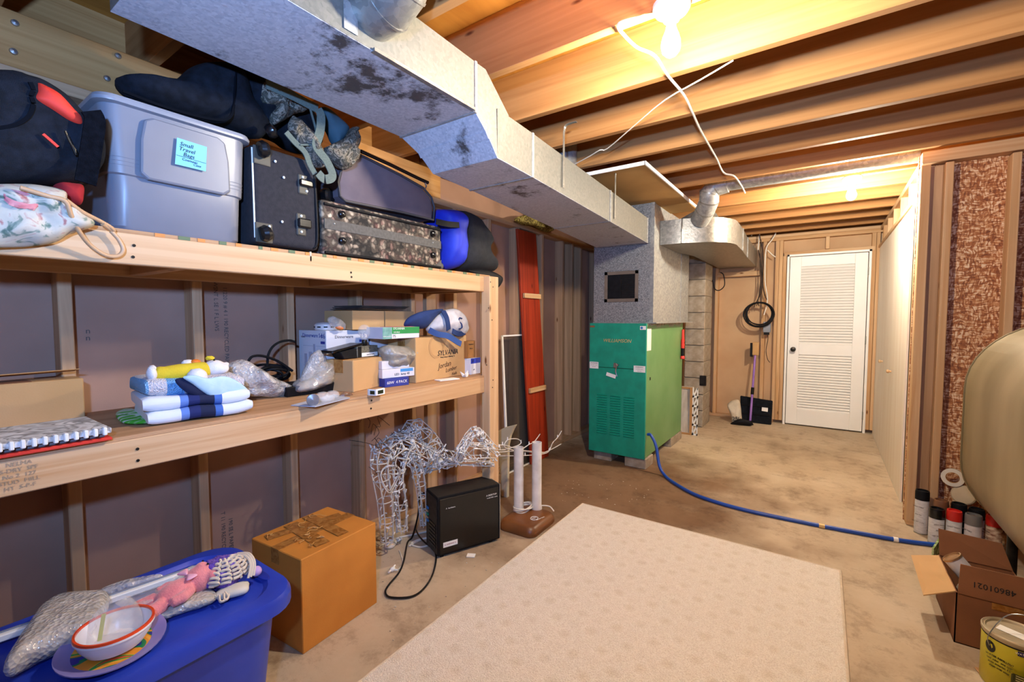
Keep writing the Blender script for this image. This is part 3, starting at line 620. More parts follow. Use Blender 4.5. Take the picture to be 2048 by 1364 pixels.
scr = thing('window_screen', 'white framed window screen leaning on the studs behind the shelf post', 'screen', (-2.05, 2.9, 0))
_tl = atx(1004, 672, -2.185); _bl = atx(1015.5, 915, -2.14); _bl.z = .003
S0 = [_bl, _bl + V((0, .5, 0)), _tl + V((0, .48, .0)), _tl]
for a, b in ((0, 1), (1, 2), (2, 3), (3, 0)): MB().ribbon([S0[a], S0[b]], .02, .012, (1, .0, 0.0) if a in (0, 2) else (0, 1, 0)).build('screen_rail', 'white', scr)
m_, nt_, b_ = nodes_of('screenmesh'); b_.inputs['Base Color'].default_value = (.03, .03, .03, 1); b_.inputs['Alpha'].default_value = .4; b_.inputs['Roughness'].default_value = .8
MB().loft([[p + V((-.002, 0, 0)) for p in S0], [p + V((.001, 0, 0)) for p in S0]]).build('screen_mesh', 'screenmesh', scr)
ins = MB().pillow([atx(x, y, -2.17) for x, y in ((1028, 438), (1060, 430), (1100, 448), (1108, 460), (1090, 464), (1070, 452), (1045, 450))], (1, 0, 0), .03, nz=.8, ns=20)
tag(ins.build('insulation_scrap', patches('insul', ['#6b5a2a', '#a89a56', '#4a3c20', '#8c7c44'], 30), smooth=60), 'torn scrap of yellow insulation on the top plate under the duct', 'insulation')

# ================================================================ cables
def cable(name, pts, r, mat, label, n=6, cat='cable'):
    return tag(MB().tube(spline(pts, n), r, 7).build(name, mat, smooth=40), label, cat)
zj = ZC - .012
cable('power_cable', [(-.49, 1.515, zj), (-.57, 1.49, zj), (-.605, 1.50, zj)] + [tuple(atz(x, y, z)) for x, y, z in ((1250, 72, zj), (1275, 95, zj), (1310, 112, zj - .02), (1335, 150, zj), (1368, 190, zj), (1385, 225, zj - .01), (1402, 262, zj - .01), (1432, 315, zj - .01), (1447, 345, zj), (1468, 352, zj - .03), (1483, 372, zj - .04), (1490, 386, zj - .04))], .0055, 'whitecable', 'white cable stapled under the joists from the near bulb')
cable('cord', [tuple(atz(x, y, zj)) for x, y in ((1150, 328), (1180, 312), (1200, 300), (1215, 297), (1270, 250), (1330, 200), (1400, 160), (1466, 121))], .003, 'whitecable', 'thin white cord stretched diagonally under the joists', 3)
for i, (p, lab) in enumerate((([(1506, 395), (1503, 402), (1512, 413), (1515, 430), (1535, 448), (1551, 463), (1545, 478), (1532, 500), (1530, 560), (1535, 600), (1528, 630)], 'thick pale cable sagging from the joists down the far wall stud'),
                       ([(1496, 460), (1499, 430), (1504, 404), (1512, 406)], 'pale cable loop hanging beside the curved duct'),
                       ([(1503, 472), (1507, 440), (1508, 425)], 'short pale cable dropping behind the curved duct'),
                       ([(1516, 500), (1520, 458), (1519, 452)], 'pale cable end by the dark gap over the curved duct'),
                       ([(1535, 500), (1545, 510), (1551, 514)], 'pale cable crossing to the door stud'))):
    cable('wall_cable', [tuple(aty(x, y, 6.30)) for x, y in p], .007, 'whitecable', lab, 5)
for i, p in enumerate(([(1519, 470), (1524, 498), (1526, 540), (1524, 580), (1512, 605), (1508, 615)], [(1522, 480), (1520, 520), (1521, 560), (1518, 592), (1513, 612)], [(1525, 495), (1527, 530), (1522, 575), (1516, 600), (1518, 612)], [(1517, 500), (1522, 530), (1526, 570), (1530, 590), (1534, 600)])):
    cable('dark_wire', [tuple(aty(x, y, 6.27 + .01 * i)) for x, y in p], .0055, pm('wiredark', '#4b3526', '#2d211a', scale=20), ['dark wire, leftmost of the bundle above the coil', 'dark wire twisted into the bundle above the coil', 'dark wire running down the middle of the bundle', 'dark wire bending right from the bundle to the stud'][i], 5)
coil = MB(); c = aty(1518, 628, 6.28)
for i in range(5):
    r = .135 + .008 * (i % 3); off = V((rnd.uniform(-.01, .01), -.012 * i, rnd.uniform(-.01, .01)))
    coil.tube([c + off + V((r * math.cos(a) * (1 + .04 * i), 0, r * math.sin(a))) for a in [2 * pi * k / 32 for k in range(32)]], .0075, 6, False, True)
tag(coil.build('cable_coil', 'black', smooth=40), 'round coil of black cable hanging on the far wall stud', 'cable')
jb = thing('junction_box', 'small grey junction box hanging from a cable by the door', 'box', tuple(aty(1534, 663, 6.33)))
p = aty(1534, 655, 6.33); MB().box(p.x - .04, p.x + .04, 6.30, 6.36, p.z - .06, p.z + .07).build('housing', pm('boxgrey', '#8c8f98', '#7f828b', rough=.5), jb, bevel=.005)
MB().box(p.x - .03, p.x + .03, 6.296, 6.30, p.z - .09, p.z - .06).build('terminal_strip', 'black', jb)
cable('thin_wire', [tuple(aty(x, y, 6.34)) for x, y in ((1535, 662), (1536, 678), (1532, 700), (1535, 718), (1540, 725))], .004, 'wiredark', 'thin dark wire dangling below the junction box', 5)
cable('wire_loop', [tuple(aty(x, y, 6.0)) for x, y in ((1425, 560), (1430, 578), (1440, 580), (1449, 570), (1447, 550), (1441, 545))], .006, 'black', 'dark wire loop hanging beside the chimney under the duct', 5)

# corner by the door: snow pusher, brush, bag
cp = lambda x, y, Y=6.2: aty(x, y, Y)
brush = thing('snow_brush', 'purple-handled snow brush standing in the corner by the door', 'brush', (-.72, 6.2, 0))
a, b = V((-.715, 6.12, .03)), V((-.70, 6.3, .86))
MB().cyl(a, b, .013, 10).build('pole', pm('purplepole', '#9a6fc0', '#8a5fb2', rough=.3), brush, smooth=40)
MB().cyl(a.lerp(b, .4), a.lerp(b, .5), .018, 10).build('grip', 'black', brush, smooth=40)
MB().box(-.73, -.66, 6.27, 6.33, .84, 1.0).build('brush_head', 'cardboardlight', brush, bevel=.01, seg=2)
MB().box(-.755, -.73, 6.27, 6.33, .82, .99).build('bristles', 'black', brush)
MB().lathe([(.04, 0), (.03, .02), (.014, .05)], 12, Matrix.Translation(a - V((0, 0, .03)))).build('scraper_cup', 'black', brush, smooth=40)
pan = thing('plastic_board', 'black plastic panel with a white sticker leaning by the door stud', 'panel', (-.66, 6.3, 0))
MB().hexa([(-.84, 6.24, 0), (-.50, 6.24, 0), (-.50, 6.27, 0), (-.84, 6.27, 0)], [(-.86, 6.33, .31), (-.50, 6.33, .28), (-.50, 6.36, .28), (-.86, 6.36, .31)]).build('board', 'blackcloth', pan, bevel=.008)
for z in (.1, .2): MB().box(-.84, -.51, 6.232 + z * .28, 6.25 + z * .28, z, z + .01).build('rib', 'black', pan)
MB().hexa([(-.61, 6.277, .155), (-.545, 6.277, .15), (-.545, 6.285, .15), (-.61, 6.285, .155)], [(-.61, 6.297, .205), (-.545, 6.297, .2), (-.545, 6.305, .2), (-.61, 6.305, .205)]).build('sticker', 'white', pan)
bag = thing('bag_of_salt', 'crumpled cream bag with dark print slumped in the far corner', 'bag', (-.95, 6.1, 0))
bp = [cp(x, y, 6.1) for x, y in ((1455, 808), (1478, 800), (1484, 838), (1487, 846), (1466, 848), (1462, 830))]
MB().pillow(bp, (0, -1, .1), .06, nz=.3, ns=12).build('sack', pm('sackcream', '#d8cdb8', '#c3b59c', scale=9, rough=.6, bump=.3), bag, smooth=60)
text(bag, '25kg', cp(1476, 838, 6.03), (1, 0, .1), (0, 0, 1), .07, 'ink')
shv = MB().pillow([cp(x, y, 6.02) for x, y in ((1462, 846), (1480, 838), (1500, 842), (1504, 851), (1480, 852), (1463, 851))], (0, -1, .6), .035, nz=.2)
tag(shv.build('hand_shovel', 'black', smooth=60), 'small black plastic shovel blade lying before the cream bag', 'shovel')
# ================================================================ shelving
ZL, ZU, SF = .956, 1.556, -1.66        # deck tops, front plane of the rails
sh = thing('wall_shelving', 'two-tier shelving knocked together from pale two-by-fours along the left wall', 'shelf', (-1.93, .9, 0))
for z in (.8995, 1.5): lumber('front_rail', MATS['pine_y'], sh, (SF - .019, .75, z), (.038, 2.7, .089))
for z in (.8995, 1.5): lumber('back_rail', MATS['stud_y'], sh, (SX + .02, .8, z), (.036, 2.8, .089))
for zt in (ZL, ZU): lumber('shelf_deck', MATS['plydeck'], sh, ((SF + SX) / 2 - .001, .78, zt - .006), (SX * -1 + SF - .004, 2.76, .0115), bevel=.001)
for z in (.8995, 1.5):
    for yy in (-.2, .60, 1.32, 2.02): lumber('cross_brace', MATS['stud_x'], sh, ((SF + SX) / 2 - .01, yy, z + .002), (.46, .038, .085))
lumber('post', MATS['pine_z'], sh, (-1.652, 2.146, .77), (.062, .088, 1.55))
lumber('post', MATS['stud_z'], sh, (-2.16, 2.146, .77), (.036, .088, 1.55))
lumber('end_brace', MATS['stud_x'], sh, (-1.92, 2.146, .905), (.45, .036, .085)); lumber('end_brace', MATS['stud_x'], sh, (-1.92, 2.146, 1.5), (.45, .036, .085))
for xx, yy in ((268, 491), (266, 514), (702, 545), (703, 554), (275, 898), (276, 921), (743, 801), (742, 817)):
    p = atx(xx, yy, SF + .001); MB().cyl(p, p + V((.001, 0, 0)), .0045, 8).build('screw_head', 'darkmetal', sh)
for xx, yy in ((981, 564), (986, 574), (986, 760), (985, 775), (977, 616), (973, 730), (984, 640)):
    p = atx(xx, yy, -1.6205); MB().cyl(p, p + V((.001, 0, 0)), .004, 8).build('screw_head', 'darkmetal', sh)
pm('printwood', '#a98b6b', '#a98b6b', rough=.9)
o_ = atx(40, 950, SF + .0012)
for i, s in enumerate(('NELMA', 'S-DRY  SPF', 'No 2  127', 'STUD  MILL', 'HT  S-P-F')): text(sh, s, o_ + V((0, 0, .03 - .015 * i)), (0, 1, 0), (0, 0, 1), .014, 'printwood')
# printed edge of the upper deck: short orange and green strokes
for i in range(26):
    yy = .50 + i * .061 + rnd.uniform(-.012, .012)
    MB().box(SF - .006, SF - .0008, yy, yy + rnd.uniform(.012, .035), ZU - .0115, ZU - .0005).build('edge_print', pm('edge_green', '#5c6b4a', '#5c6b4a') if i % 2 else pm('edge_orange', '#c9803c', '#c9803c'), sh)

# ================================================================ rug
def rug_mat():
    m, nt, b = nodes_of('rugpile'); L = nt.links.new; N = nt.nodes.new
    b.inputs['Roughness'].default_value = .95; b.inputs['Specular IOR Level'].default_value = .1; b.inputs['Sheen Weight'].default_value = .3
    tc = N('ShaderNodeTexCoord'); mp = N('ShaderNodeMapping'); mp.inputs['Rotation'].default_value = (0, 0, math.radians(45)); mp.inputs['Scale'].default_value = (9, 9, 9); L(tc.outputs['Object'], mp.inputs[0])
    vo = N('ShaderNodeTexVoronoi'); vo.inputs['Randomness'].default_value = .0; vo.inputs['Scale'].default_value = 1; L(mp.outputs[0], vo.inputs[0])
    n = N('ShaderNodeTexNoise'); n.inputs['Scale'].default_value = 240; n.inputs['Detail'].default_value = 2; L(tc.outputs['Object'], n.inputs[0])
    lo = N('ShaderNodeTexVoronoi'); lo.inputs['Scale'].default_value = 170; L(tc.outputs['Object'], lo.inputs[0])
    n2 = N('ShaderNodeTexNoise'); n2.inputs['Scale'].default_value = 9; n2.inputs['Detail'].default_value = 5; L(tc.outputs['Object'], n2.inputs[0])
    r = ramp(nt, [(.08, '#e6d9c6'), (.32, '#f3e9db'), (.6, '#f0e5d6')]); ad = N('ShaderNodeMath'); ad.operation = 'MULTIPLY_ADD'; L(n2.outputs[0], ad.inputs[0]); ad.inputs[1].default_value = .25; ad.inputs[2].default_value = -.12
    s = N('ShaderNodeMath'); s.operation = 'ADD'; L(vo.outputs['Distance'], s.inputs[0]); L(ad.outputs[0], s.inputs[1]); L(s.outputs[0], r.inputs[0])
    mx = N('ShaderNodeMix'); mx.data_type = 'RGBA'; mx.blend_type = 'MULTIPLY'; mx.inputs[0].default_value = .4
    r2 = ramp(nt, [(.3, '#b8a48e'), (.6, '#ffffff')]); L(n.outputs[0], r2.inputs[0]); L(r.outputs[0], mx.inputs[6]); L(r2.outputs[0], mx.inputs[7]); L(mx.outputs[2], b.inputs['Base Color'])
    h = N('ShaderNodeMath'); h.operation = 'MULTIPLY_ADD'; L(lo.outputs['Distance'], h.inputs[0]); h.inputs[1].default_value = -.6; L(n.outputs[0], h.inputs[2])
    h2 = N('ShaderNodeMath'); h2.operation = 'MULTIPLY_ADD'; L(vo.outputs['Distance'], h2.inputs[0]); h2.inputs[1].default_value = .9; L(h.outputs[0], h2.inputs[2])
    bp = N('ShaderNodeBump'); bp.inputs['Strength'].default_value = .7; bp.inputs['Distance'].default_value = .006; L(h2.outputs[0], bp.inputs['Height']); L(bp.outputs[0], b.inputs['Normal'])
rug_mat()
RC = [(-1.31, .15), (.112, .15), (.101, 2.797), (-1.349, 2.803)]
rgt = thing('area_rug', 'large cream looped-pile rug with a faint diamond pattern on the concrete', 'rug', (-.6, 1.5, 0))
MB().loft([[(x, y, .001) for x, y in RC], [(x, y, .011) for x, y in RC]]).build('pile', 'rugpile', rgt, bevel=.005, seg=2)
eb = MB()
for a, b in zip(RC, RC[1:] + RC[:1]): eb.tube([(a[0], a[1], .007), (b[0], b[1], .007)], .0065, 8)
tag(eb.build('bound_edge', pm('rugedge', '#d8c7b0', '#ccb99f', scale=40), rgt, smooth=40), kind='stuff')

# ================================================================ floor: carton, tower, boot dryer
def carton(name, label, c0, ang, w, d, h, mat, group=None, tapecol=None, tape=True, zb=0, seams=True, cat='box'):
    """closed carton: c0 its near corner, w along ang, d to the left of it"""
    t = thing(name, label, cat, (c0[0], c0[1], zb), ang, group)
    MB().box(0, w, 0, d, 0, h).build('carton_body', mat, t, bevel=.003, local=True)
    if seams: MB().box(.004, w - .004, d / 2 - .0015, d / 2 + .0015, h - .001, h + .0008).build('flap_gap', 'cardboarddark', t, local=True)
    if tape:
        tb = MB().box(-.0006, w + .0006, d / 2 - .026, d / 2 + .026, h, h + .0012); tb.box(-.0012, 0, d / 2 - .026, d / 2 + .026, h - .06, h + .0012); tb.box(w, w + .0012, d / 2 - .026, d / 2 + .026, h - .06, h + .0012)
        tb.build('packing_tape', tapecol or 'tape', t, local=True)
    return t
t = carton('cardboard_box', 'big orange-brown carton with taped top on the floor below the shelf', (-1.618, .914), math.radians(94), .372, .335, .376, 'cardboardorange')
for i, (a, b, w) in enumerate((((.03, .28), (.34, .20), .05), ((.12, .03), (.16, .31), .06), ((.22, .03), (.25, .32), .05))):
    MB().ribbon([(a[0], a[1], .3785 + .0004 * i), (b[0], b[1], .3785 + .0004 * i)], w, .0008, (b[1] - a[1], a[0] - b[0], 0)).build('crossed_tape', 'tape', t, local=True)
fr = MB(); rnd.seed(11)
for i in range(9):
    x, y_ = rnd.uniform(.05, .3), rnd.uniform(.08, .28); pts = [(x, y_, .381)]
    for k in range(6): x += rnd.uniform(-.022, .022); y_ += rnd.uniform(-.022, .022); pts.append((max(.01, min(.36, x)), max(.01, min(.325, y_)), .381 + rnd.uniform(0, .006)))
    fr.tube(spline(pts, 3), .0015, 4)
tag(fr.build('torn_tape_shreds', pm('shred', '#d9a45c', '#c98f45', rough=.4), t, local=True), kind='stuff')

pc = thing('computer_tower', 'black desktop computer tower standing on the floor under the shelf', 'computer', (-1.678, 1.714, 0), math.radians(66.8))
LX, LY, LZ = .385, .165, .335
MB().box(0, LX, 0, LY, .012, LZ).build('case', 'black', pc, bevel=.004, seg=2, local=True)
MB().box(.012, LX - .008, -.003, .001, .02, LZ - .012).build('side_panel', pm('pcside', '#0a0a0b', '#0d0d0e', rough=.3), pc, bevel=.002, local=True)
MB().box(.004, LX - .004, .004, LY - .004, LZ - .001, LZ + .002).build('top_panel', pm('pctop', '#241d17', '#17130f', scale=9, rough=.7), pc, local=True)
MB().box(LX, LX + .006, -.003, LY, .012, LZ + .002).build('bezel', 'steel', pc, bevel=.002, local=True)
MB().box(-.003, .001, .006, LY - .006, .02, LZ - .01).build('rear_plate', pm('pcrear', '#2a2a2c', '#1a1a1c', scale=40, rough=.5, metal=.5), pc, local=True)
for i in range(7): MB().box(-.006, -.003, .02, .115, .05 + i * .02, .06 + i * .02).build('slot_cover', 'darkmetal', pc, local=True)
for i in range(5): MB().box(-.008, -.003, .122, .147, .16 + i * .018, .172 + i * .018).build('port', ['blueprint', 'steel', 'furnteal', 'steel', 'blueprint'][i], pc, local=True)
for x in (.03, LX - .05):
    for y_ in (.02, LY - .03): MB().cyl((x, y_, 0), (x, y_, .013), .012, 10).build('foot', 'black', pc, local=True)
st = MB().box(.03, .115, -.0045, -.003, .055, .083).build('sticker', 'white', pc, local=True)
text(st, 'A  WARNING  21', (.072, -.005, .069), (1, 0, 0), (0, 0, 1), .009, pm('redink', '#a83a3a', '#a83a3a'), local=True)
text(pc, 'A  hardware', (.075, -.0036, .268), (1, 0, 0), (0, 0, 1), .011, 'white', local=True)
text(pc, 'A DESKTOP', (.33, -.0036, .285), (1, 0, 0), (0, 0, 1), .013, 'white', local=True); text(pc, 'model 5400  series', (.335, -.0036, .27), (1, 0, 0), (0, 0, 1), .009, 'white', local=True)
tag(MB().tube(spline([atz(x, y, z) for x, y, z in ((858, 985, .24), (842, 988, .24), (838, 1000, .20), (836, 1030, .12), (825, 1072, .02), (815, 1085, .007), (808, 1120, .007), (798, 1145, .007), (776, 1172, .007), (771, 1186, .007), (782, 1195, .007), (820, 1194, .007), (845, 1180, .007), (864, 1152, .007), (872, 1120, .007), (868, 1100, .01), (850, 1085, .014), (838, 1072, .012), (832, 1060, .007))], 5), .005, 8).build('computer_cable', 'blackgloss', smooth=40), 'black power cable looping on the floor from the computer tower', 'cable')

bd = thing('boot_dryer', 'brown moulded boot dryer base with two upright white tubes', 'boot dryer', (-1.50, 2.33, 0), math.radians(2))
ring = lambda w, d, z, r: [(x, y_, z) for x, y_ in rrect(w, d, r, 5)]
MB().loft([ring(.25, .30, 0, .05), ring(.26, .31, .012, .05), ring(.255, .30, .035, .05), ring(.232, .28, .056, .05), ring(.20, .25, .063, .05), ring(.12, .18, .064, .05)]).build('base', pm('brownplastic', '#7a4a24', '#6c3f1d', rough=.4), bd, smooth=50, local=True)
for (x, y_, h) in ((-.085, .03, .475), (.0, .115, .50)):
    tb = MB().lathe([(.035, .05), (.035, .075), (.0315, .08), (.0315, h), (.027, h), (.027, h - .02)], 24, Matrix.Translation((x, y_, 0))).build('tube', pm('tubewhite', '#d9d2ca', '#c6bdb4', scale=14, rough=.5), bd, smooth=40, local=True)
lp = MB()
for i in range(4):
    c = [(-.085 + (.045 + .004 * i) * math.cos(a) + .02, .055 + (.065 + .004 * i) * math.sin(a), .074 + .008 * (i % 2) + .012 * math.sin(a + i)) for a in [2 * pi * k / 26 for k in range(26)]]; lp.tube(c, .0042, 6, False, True)
lp.tube(spline([(0, .12, .08), (.04, .16, .075), (.07, .17, .07), (.10, .165, .05)], 5), .0042, 6)
lp.build('wound_cord', 'whitecable', bd, smooth=40, local=True)
ob = MB(); ob.tube([(.06 + .022 * math.cos(a), -.02 + .026 * math.sin(a), .0645) for a in [2 * pi * k / 20 for k in range(20)]], .0022, 5, False, True); ob.build('logo_ring', 'white', bd, local=True)
text(bd, 'PEET', (.06, -.02, .0655), (.25, 1, 0), (-1, .25, 0), .02, 'white', local=True); text(bd, 'the dry boot', (.092, .0, .064), (.25, 1, 0), (-1, .25, .3), .014, 'white', local=True)
bp_ = [(1005, 1000), (1003, 950), (996, 880), (996, 862), (1012, 854), (1033, 849), (1028, 858), (1022, 872), (1018, 890), (1017, 950), (1016, 1005)]
tag(MB().prism([((p := aty(x, y, 2.62)).x, p.z) for x, y in bp_], -2.635, -2.605, Matrix.Rotation(pi / 2, 4, 'X')).build('plastic_bracket', pm('beigeplastic', '#cdbd9c', '#bfae8c', rough=.5), bevel=.004), 'beige curved plastic bracket standing behind the boot dryer tubes', 'bracket')

# ================================================================ wire-frame light-up deer
deer = thing('light_up_deer', 'tangled white wire reindeer yard light behind the computer tower', 'decoration', (-1.95, 2.0, 0))
rnd.seed(21); XD = -1.93
def D(x, y, dx=0):
    s = max(0, min(1, (x - 850) / 80)); return atx(x, y, XD + max(dx, .335 * s * s * (3 - 2 * s)))
fr = MB(); ls = MB(); bl = MB()
def limb(path, rad, nstr=5, nring=6, cords=3):
    P = [D(*p) for p in path]; S = spline(P, 8); n = len(S)
    def off(i, a, r):
        d = (S[min(i + 1, n - 1)] - S[max(i - 1, 0)]).normalized(); u = d.cross(V((1, 0, 0))).normalized() if abs(d.x) < .9 else V((0, 0, 1)); w = d.cross(u); return S[i] + (u * math.cos(a) + w * math.sin(a)) * r
    R = lambda i: rad[0] + (rad[1] - rad[0]) * i / (n - 1)
    for k in range(nstr): fr.tube([off(i, 2 * pi * k / nstr, R(i)) for i in range(0, n, 3)], .003, 5)
    for k in range(nring):
        i = int((n - 1) * (k + .3) / nring); fr.tube([off(i, 2 * pi * q / 14, R(i)) for q in range(14)], .003, 5, False, True)
    for k in range(cords):
        pts = []; a = rnd.uniform(0, 6)
        for i in range(0, n, 2):
            a += rnd.uniform(-.2, .9); q = off(i, a, R(i) * rnd.uniform(.7, 1.15)); pts.append(q)
            dr = V((rnd.uniform(-1, 1), rnd.uniform(-1, 1), rnd.uniform(-1, 1))).normalized(); bl.cyl(q, q + dr * .02, .0052, 5, .0035)
        ls.tube(spline(pts, 3), .0024, 4)
limb([(775, 1085), (772, 1010), (760, 930), (765, 900)], (.035, .055), cords=4)
limb([(805, 1062), (800, 1000), (792, 950), (800, 905), (815, 870)], (.03, .06), cords=5)
limb([(848, 1052), (845, 1000), (838, 950), (825, 900)], (.02, .04), cords=2)
limb([(770, 905), (800, 885), (835, 900), (880, 920), (930, 905), (985, 905)], (.06, .05), nstr=6, nring=8, cords=7)
limb([(815, 870), (830, 850), (860, 880), (875, 905)], (.04, .05), cords=4)
limb([(920, 905), (945, 865), (960, 870), (985, 900)], (.025, .03), cords=4)
limb([(810, 920), (850, 940), (900, 925), (985, 928)], (.02, .015), nstr=3, cords=4)
for p in ([(960, 890), (1000, 900), (1030, 893), (1042, 886), (1035, 878), (1015, 880), (1010, 895), (1040, 903)], [(990, 905), (1040, 902), (1080, 906), (1100, 900), (1122, 888)], [(1000, 912), (1050, 911), (1085, 908), (1098, 902), (1105, 886), (1115, 875), (1123, 862)], [(1035, 905), (1058, 889), (1068, 884), (1080, 868)], [(950, 898), (1005, 890), (1040, 900), (1090, 905)]):
    fr.tube(spline([atx(x, y, -1.595 if x < 1000 else -1.66) for x, y in p], 5), .0032, 6)
    for x, y in p[1:-1:2]: q = atx(x, y, -1.595 if x < 1000 else -1.66); bl.cyl(q, q + V((0, 0, .02)), .005, 6, .003)
for c, r in (((781, 955), .065), ((846, 883), .075), ((782, 958), .07), ((868, 900), .05)):
    q = D(*c, .06); fr.tube([q + V((.02 * math.sin(2 * a), r * math.cos(a) * .85, r * math.sin(a))) for a in [2 * pi * k / 26 for k in range(26)]], .003, 6, False, True)
pm('wirewhite', '#d8d2ca', '#c9c1b6', rough=.5)
tag(fr.build('wire_frame', 'wirewhite', deer, smooth=50), kind='stuff'); tag(ls.build('light_string', pm('cordgrey', '#cfc8bf', '#b8aea2', rough=.5), deer, smooth=50), kind='stuff'); tag(bl.build('mini_bulbs', 'white', deer, smooth=50), kind='stuff')
q = D(876, 922, .08); MB().lathe([(.0, -.012), (.028, -.012), (.031, 0), (.026, .012), (.0, .014)], 20, Matrix.Translation(q) @ frame((1, -.6, .2))).build('motor_disc', 'white', deer, smooth=40)
tw = MB()
for k in range(16):
    pts = [D(750 + rnd.uniform(-15, 60), 850 + rnd.uniform(0, 70), -.1)]
    for j in range(4): pts.append(pts[-1] + V((rnd.uniform(-.05, .05), rnd.uniform(-.06, .06), rnd.uniform(-.07, .05))))
    tw.tube(spline(pts, 3), .0015, 4)
tag(tw.build('dry_twigs', 'wiredark', smooth=40), 'tuft of thin dark twig wires behind the wire deer', 'twigs', kind='stuff')
def fl_cord(pts, r, label, mat='whitecable'): return tag(MB().tube(spline([atz(x, y, r + .001) for x, y in pts], 5), r, 7).build('white_cord', mat, smooth=40), label, 'cord')
fl_cord([(757, 1093), (775, 1085), (795, 1076), (840, 1066), (858, 1062)], .005, 'straight white cord on the floor between the carton and the tower')
fl_cord([(818, 1092), (840, 1080), (856, 1077), (856, 1090), (838, 1094), (822, 1088), (835, 1080), (860, 1074)], .005, 'white cord looped on the floor at the back of the tower')
fl_cord([(798, 1100), (802, 1110), (806, 1125), (800, 1136), (793, 1140)], .003, 'short white lead with a plug on the bare floor')
pg = thing('plug_adapter', 'white plug adapter lying on the floor beside the orange carton', 'plug', tuple(atz(782, 1090, 0)))
p = atz(782, 1092, 0); MB().ell(p + V((0, 0, .014)), (.03, .045, .014), Matrix.Rotation(.5, 4, 'Z'), pw=.7).build('body', 'whitecable', pg, smooth=50)
MB().box(-.012, .012, .04, .075, .008, .02, Matrix.Translation(p)).build('socket', 'white', pg, bevel=.003)
p = atz(785, 1143, 0); sp = MB().ell(p + V((0, 0, .012)), (.012, .016, .012)); sp.cyl(p + V((.01, 0, .012)), p + V((.03, .008, .014)), .005, 8); sp.cyl(p + V((-.008, .01, .012)), p + V((-.016, .03, .014)), .005, 8); sp.cyl(p + V((0, -.01, .012)), p + V((.01, -.032, .014)), .005, 8)
tag(sp.build('plug_end', 'white', smooth=50), 'small white plug end on the concrete before the carton', 'plug')
p = atz(943, 1112, 0); tag(MB().box(-.025, .02, -.018, .018, 0, .004, Matrix.Translation(p + V((0, 0, .001))) @ Matrix.Rotation(.5, 4, 'Z')).build('paper_scrap', 'paper'), 'scrap of white paper on the floor before the tower', 'paper')
db = MB(); rnd.seed(9)
for i in range(120):
    x, y_ = rnd.choice([(rnd.uniform(930, 1060), rnd.uniform(1120, 1240)), (rnd.uniform(1120, 1300), rnd.uniform(960, 1010)), (rnd.uniform(760, 900), rnd.uniform(1120, 1330))]); p = atz(x, y_, 0); s = rnd.uniform(.0015, .006)
    if p.x > -1.38 and p.y < 2.83: continue
    db.ell(p + V((0, 0, s * .4)), (s, s * .7, s * .4), nu=6, nv=4)
tag(db.build('floor_debris', pm('debris', '#d9cfbe', '#a8977d', scale=80)), 'scattered pale crumbs and plaster bits on the concrete floor', 'debris', kind='stuff')

# ================================================================ blue tote and what lies on it
pm('bluetote', '#2742b8', '#2139a4', scale=5, rough=.4)
bt = thing('storage_tote', 'large blue plastic storage tote with lid on the floor at lower left', 'tote', (-1.505, .2, 0))
TC = (-1.502, .16); tw_, tl = .485, 1.12
def trr(w, l, z, r=.1): return [(TC[0] + x, TC[1] + y_, z) for x, y_ in rrect(w, l, r, 6)]
MB().loft([trr(tw_ - .15, tl - .14, 0), trr(tw_ - .06, tl - .07, .455)]).build('bin', 'bluetote', bt, smooth=40)
MB().loft([trr(tw_ - .012, tl - .012, .45), trr(tw_, tl, .452), trr(tw_, tl, .482), trr(tw_ - .012, tl - .012, .496), trr(tw_ - .05, tl - .05, .5), trr(tw_ - .09, tl - .09, .499), trr(tw_ - .11, tl - .11, .488)]).build('lid', 'bluetote', bt, smooth=30)
for i in (-1, 1): MB().ell((TC[0] + .08 * i, TC[1] + tl / 2 - .045, .4995), (.045, .014, .003)).build('lid_dimple', pm('bluedeep', '#1a2f98', '#162a8a', rough=.4), bt, smooth=40)
rod = thing('blind_track', 'long white double track rail lying across the blue tote lid', 'rail', (-1.65, .3, .51))
a, b = atz(-40, 1289, .515), atz(425, 1128, .515); MB().ribbon([a, b], .022, .018, (1, 0, 0)).build('rail', 'white', rod, bevel=.003)
MB().ribbon([a + V((-.004, 0, .0105)), b + V((-.004, 0, .0105))], .005, .004, (1, 0, 0)).build('groove', pm('greyplast', '#8a90a0', '#7f8595'), rod)
film('bubblewrap', '#d8d2cc', .6, cells=110, bump=.5, rough=.12); film('clearfilm', '#e4e0dc', .28, rough=.12, cells=8, bump=.3)
def slab(name, pix, z, T, mat, label, cat, nz=.12, seed=0, inner=None):
    t = thing(name, label, cat, tuple(atz(*pix[0], z - T)))
    o = MB().pillow([atz(x, y, z) for x, y in pix], (0, 0, 1), T, nz=nz, ns=25, seed=seed, rings=9, pw=6); o.build('wrapping', mat, t, smooth=60)
    if inner: MB().pillow([V(p) for p in [(atz(x, y, z) - sum((atz(a_, b_, z) for a_, b_ in pix), V()) / len(pix)) * .93 + sum((atz(a_, b_, z) for a_, b_ in pix), V()) / len(pix) for x, y in pix]], (0, 0, 1), T * .75, pw=8).build('contents', inner, t, smooth=60)
    return t
slab('wrapped_parcel', [(8, 1333), (45, 1275), (85, 1222), (130, 1197), (180, 1192), (218, 1193), (213, 1225), (190, 1262), (120, 1290), (55, 1318), (15, 1342)], .535, .034, 'bubblewrap', 'flat bubble-wrapped parcel sloping on the left of the blue tote', 'parcel', inner=pm('parcelbrown', '#b3a59a', '#9c8e84', scale=6))
